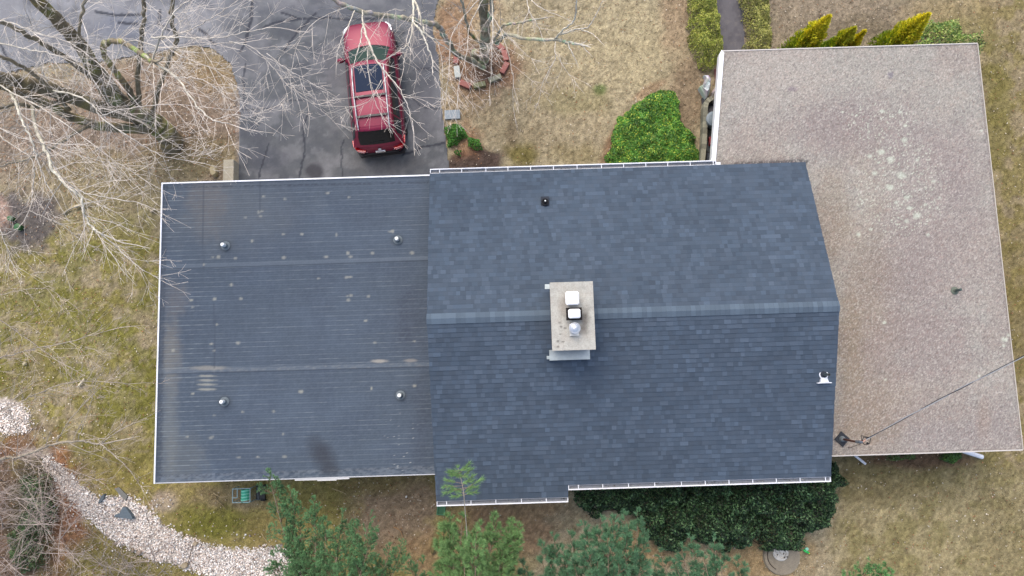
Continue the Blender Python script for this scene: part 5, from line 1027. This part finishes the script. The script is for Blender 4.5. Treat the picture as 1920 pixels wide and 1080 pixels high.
p = P(1339, 222, .6); b = MB(); b.lathe([(.2, 0), (.26, .52), (.28, .54), (.28, .58), (.2, .62), (.0, .64)], (p.x, p.y, 0), 24, C(130, 142, 148)); tag(b.build('trash_can', M['plastic'], origin=(p.x, p.y, 0)), 'round grey lidded can half hidden beneath the white roof edge', 'trash can')
p = P(1333, 264, .2); b = MB(); b.box(p.x-.06, p.y-.15, 0, p.x+.1, p.y+.15, .25, C(150, 56, 60)); tag(b.build('red_box', M['plastic'], origin=(p.x, p.y, 0), bevel=.02), 'small red box on the dark paving under the white roof edge', 'box')
scrap([(1308, 168), (1318, 162), (1321, 150), (1318, 144), (1326, 147), (1331, 152), (1330, 168), (1328, 180), (1322, 188)], .45, C(206, 212, 212), 'crumpled whitish plastic wrapped bundle left of the granule roof', 'plastic_bundle', 'bundle', 5)
scrap([(1331, 176), (1340, 165), (1344, 185), (1338, 196), (1331, 192)], .3, C(176, 166, 148), 'tan crumpled sack right of the whitish bundle by the roof edge', 'sack', 'sack', 6)
scrap([(1339, 130), (1346, 128), (1346, 150), (1341, 158)], .3, C(168, 120, 112), 'faded red clay bundle beside the upper white roof edge', 'clay_pot', 'pot', 7)

# ------------------------------------------------------------------ gravel, leaf litter, grass (uncountable)
def scatter_pts(n, x0, x1, y0, y1, seed):
    g = np.random.RandomState(seed); return g.uniform(x0, x1, n), g.uniform(y0, y1, n), g
X, Y, g = scatter_pts(260000, -21, -5, -9, -.5, 91); px, py = PIX(X, Y)
n_ = (fbm(px/9, py/9, 3)-.5)*18; d1 = np.maximum(polydist(px, py, GRAVEL)+n_, polydist(px, py, GRAVEL2)+n_); d2 = -np.abs(np.hypot((px-305)/28, (py-942)/18))*6+4
keep = (g.rand(len(X)) < sstep(-13, 3, d1)**2*.95) | ((d2 > 0) & (g.rand(len(X)) < .12)) | ((d1 > -40) & (g.rand(len(X)) < .012)); X, Y = X[keep][:26000], Y[keep][:26000]; m = len(X)
s = .011+.034*g.rand(m)**1.6; oct_ = np.array([(1, 0, 0), (0, 1, 0), (-1, 0, 0), (0, -1, 0), (0, 0, .7), (0, 0, -.7)]); V = oct_[None]*s[:, None, None]*g.uniform(.6, 1.3, (m, 6, 1)); a = g.rand(m)*6.28
VX = V[..., 0]*np.cos(a)[:, None]-V[..., 1]*np.sin(a)[:, None]; VY = V[..., 0]*np.sin(a)[:, None]+V[..., 1]*np.cos(a)[:, None]
gz = -.045+(fbm(X*1.1, Y*1.1, 3)-.5)*.10; V = np.stack([VX+X[:, None], VY+Y[:, None], V[..., 2]+gz[:, None]+g.uniform(.005, .035, m)[:, None]], -1).reshape(-1, 3)
of = np.array([(0, 1, 4), (1, 2, 4), (2, 3, 4), (3, 0, 4), (1, 0, 5), (2, 1, 5), (3, 2, 5), (0, 3, 5)]); Fg = (of[None]+np.arange(m)[:, None, None]*6).reshape(-1, 3)
pal = np.array([C(250, 246, 240, .98), C(242, 232, 222, .95), C(226, 208, 194, .9), C(208, 202, 194, .9), C(160, 146, 136)]); Cg = pal[g.choice(5, m, p=[.26, .24, .20, .18, .12])]*g.uniform(.8, 1.1, (m, 1))
o = np_mesh('gravel', V, Fg, np.repeat(Cg, 6, 0), M['stone'], origin=tuple(P(300, 1000))); tag(o, 'strip and patch of white drainage stones across the lower left lawn', 'gravel', kind='stuff')
print('gravel', m)
FOOT = [(FX0, FY0, FX1, FY1), (MX0, MYS, MX1, MYN), (MX1-.5, -2.9, 16.1, 10.6)]
X, Y, g = scatter_pts(420000, -20.5, 21, -8.5, 15.5, 92); px, py = PIX(X, Y)
bad = (polydist(px, py, DRIVE) > 0) | (polydist(px, py, WALK) > 0) | (polydist(px, py, GRAVEL) > -2) | (polydist(px, py, GRAVEL2) > -2)
for x0, y0, x1, y1 in FOOT: bad |= (X > x0+.3) & (X < x1-.3) & (Y > y0+.3) & (Y < y1-.3)
bad |= (px < -30) | (px > 1950) | (py < -30) | (py > 1110); X, Y, px, py = X[~bad], Y[~bad], px[~bad], py[~bad]; m = len(X)
gz = -.05+(fbm(X*1.1, Y*1.1, 3)-.5)*.10; base_c = paint_ground(px, py)[0]
L = g.uniform(.04, .11, (m, 1)); dirv = g.normal(size=(m, 3)); dirv[:, 2] = np.abs(dirv[:, 2])*.5+.1; dirv /= np.linalg.norm(dirv, axis=1)[:, None]; side = np.cross(dirv, g.normal(size=(m, 3))); side /= np.linalg.norm(side, axis=1)[:, None]
B_ = np.stack([X, Y, gz], -1); V = np.stack([B_-side*.008, B_+side*.008, B_+dirv*L], 1).reshape(-1, 3); Cg = base_c*g.uniform(.62, 1.5, (m, 1))*(1+g.normal(size=(m, 3))*.05)
o = np_mesh('grass', V, np.arange(3*m).reshape(-1, 3), np.repeat(Cg.clip(0, 1), 3, 0), M['dry'], origin=tuple(P(1100, 150))); tag(o, 'dormant tan and mossy green lawn grass around the house', 'grass', kind='stuff')
# leaf litter
k = g.rand(m) < .045+.10*((px < 440) & (py < 340))+.12*(np.hypot((px-130)/45, (py-960)/110) < 1)+.1*(np.hypot((px-900)/80, (py-125)/60) < 1)+.08*(np.hypot((px-740)/110, (py-960)/80) < 1)+.06*(px < 200)
X, Y, px, py, gz = X[k], Y[k], px[k], py[k], gz[k]; m = len(X); pal = np.array([C(190, 168, 140), C(150, 112, 84), C(116, 84, 62), C(206, 190, 168), C(170, 122, 88), C(224, 214, 196)])
n3 = g.normal(size=(m, 3))*.35; n3[:, 2] = 1; n3 /= np.linalg.norm(n3, axis=1)[:, None]; a_ = np.cross(n3, g.normal(size=(m, 3))); a_ /= np.linalg.norm(a_, axis=1)[:, None]; b_ = np.cross(n3, a_); s = g.uniform(.012, .036, (m, 1)); ct = np.stack([X, Y, gz+.05], -1)
V = np.stack([ct-a_*s, ct+b_*s*.6, ct+a_*s+n3*s*.3, ct-b_*s*.6], 1).reshape(-1, 3); Cg = pal[g.randint(0, 6, m)]*g.uniform(.7, 1.1, (m, 1))
o = np_mesh('leaf_litter', V, np.arange(4*m).reshape(-1, 4), np.repeat(Cg, 4, 0), M['dry'], origin=tuple(P(200, 300))); tag(o, 'scattered dead brown leaves and bits lying over the lawn and soil', 'leaf litter', kind='stuff')
print('litter', m)
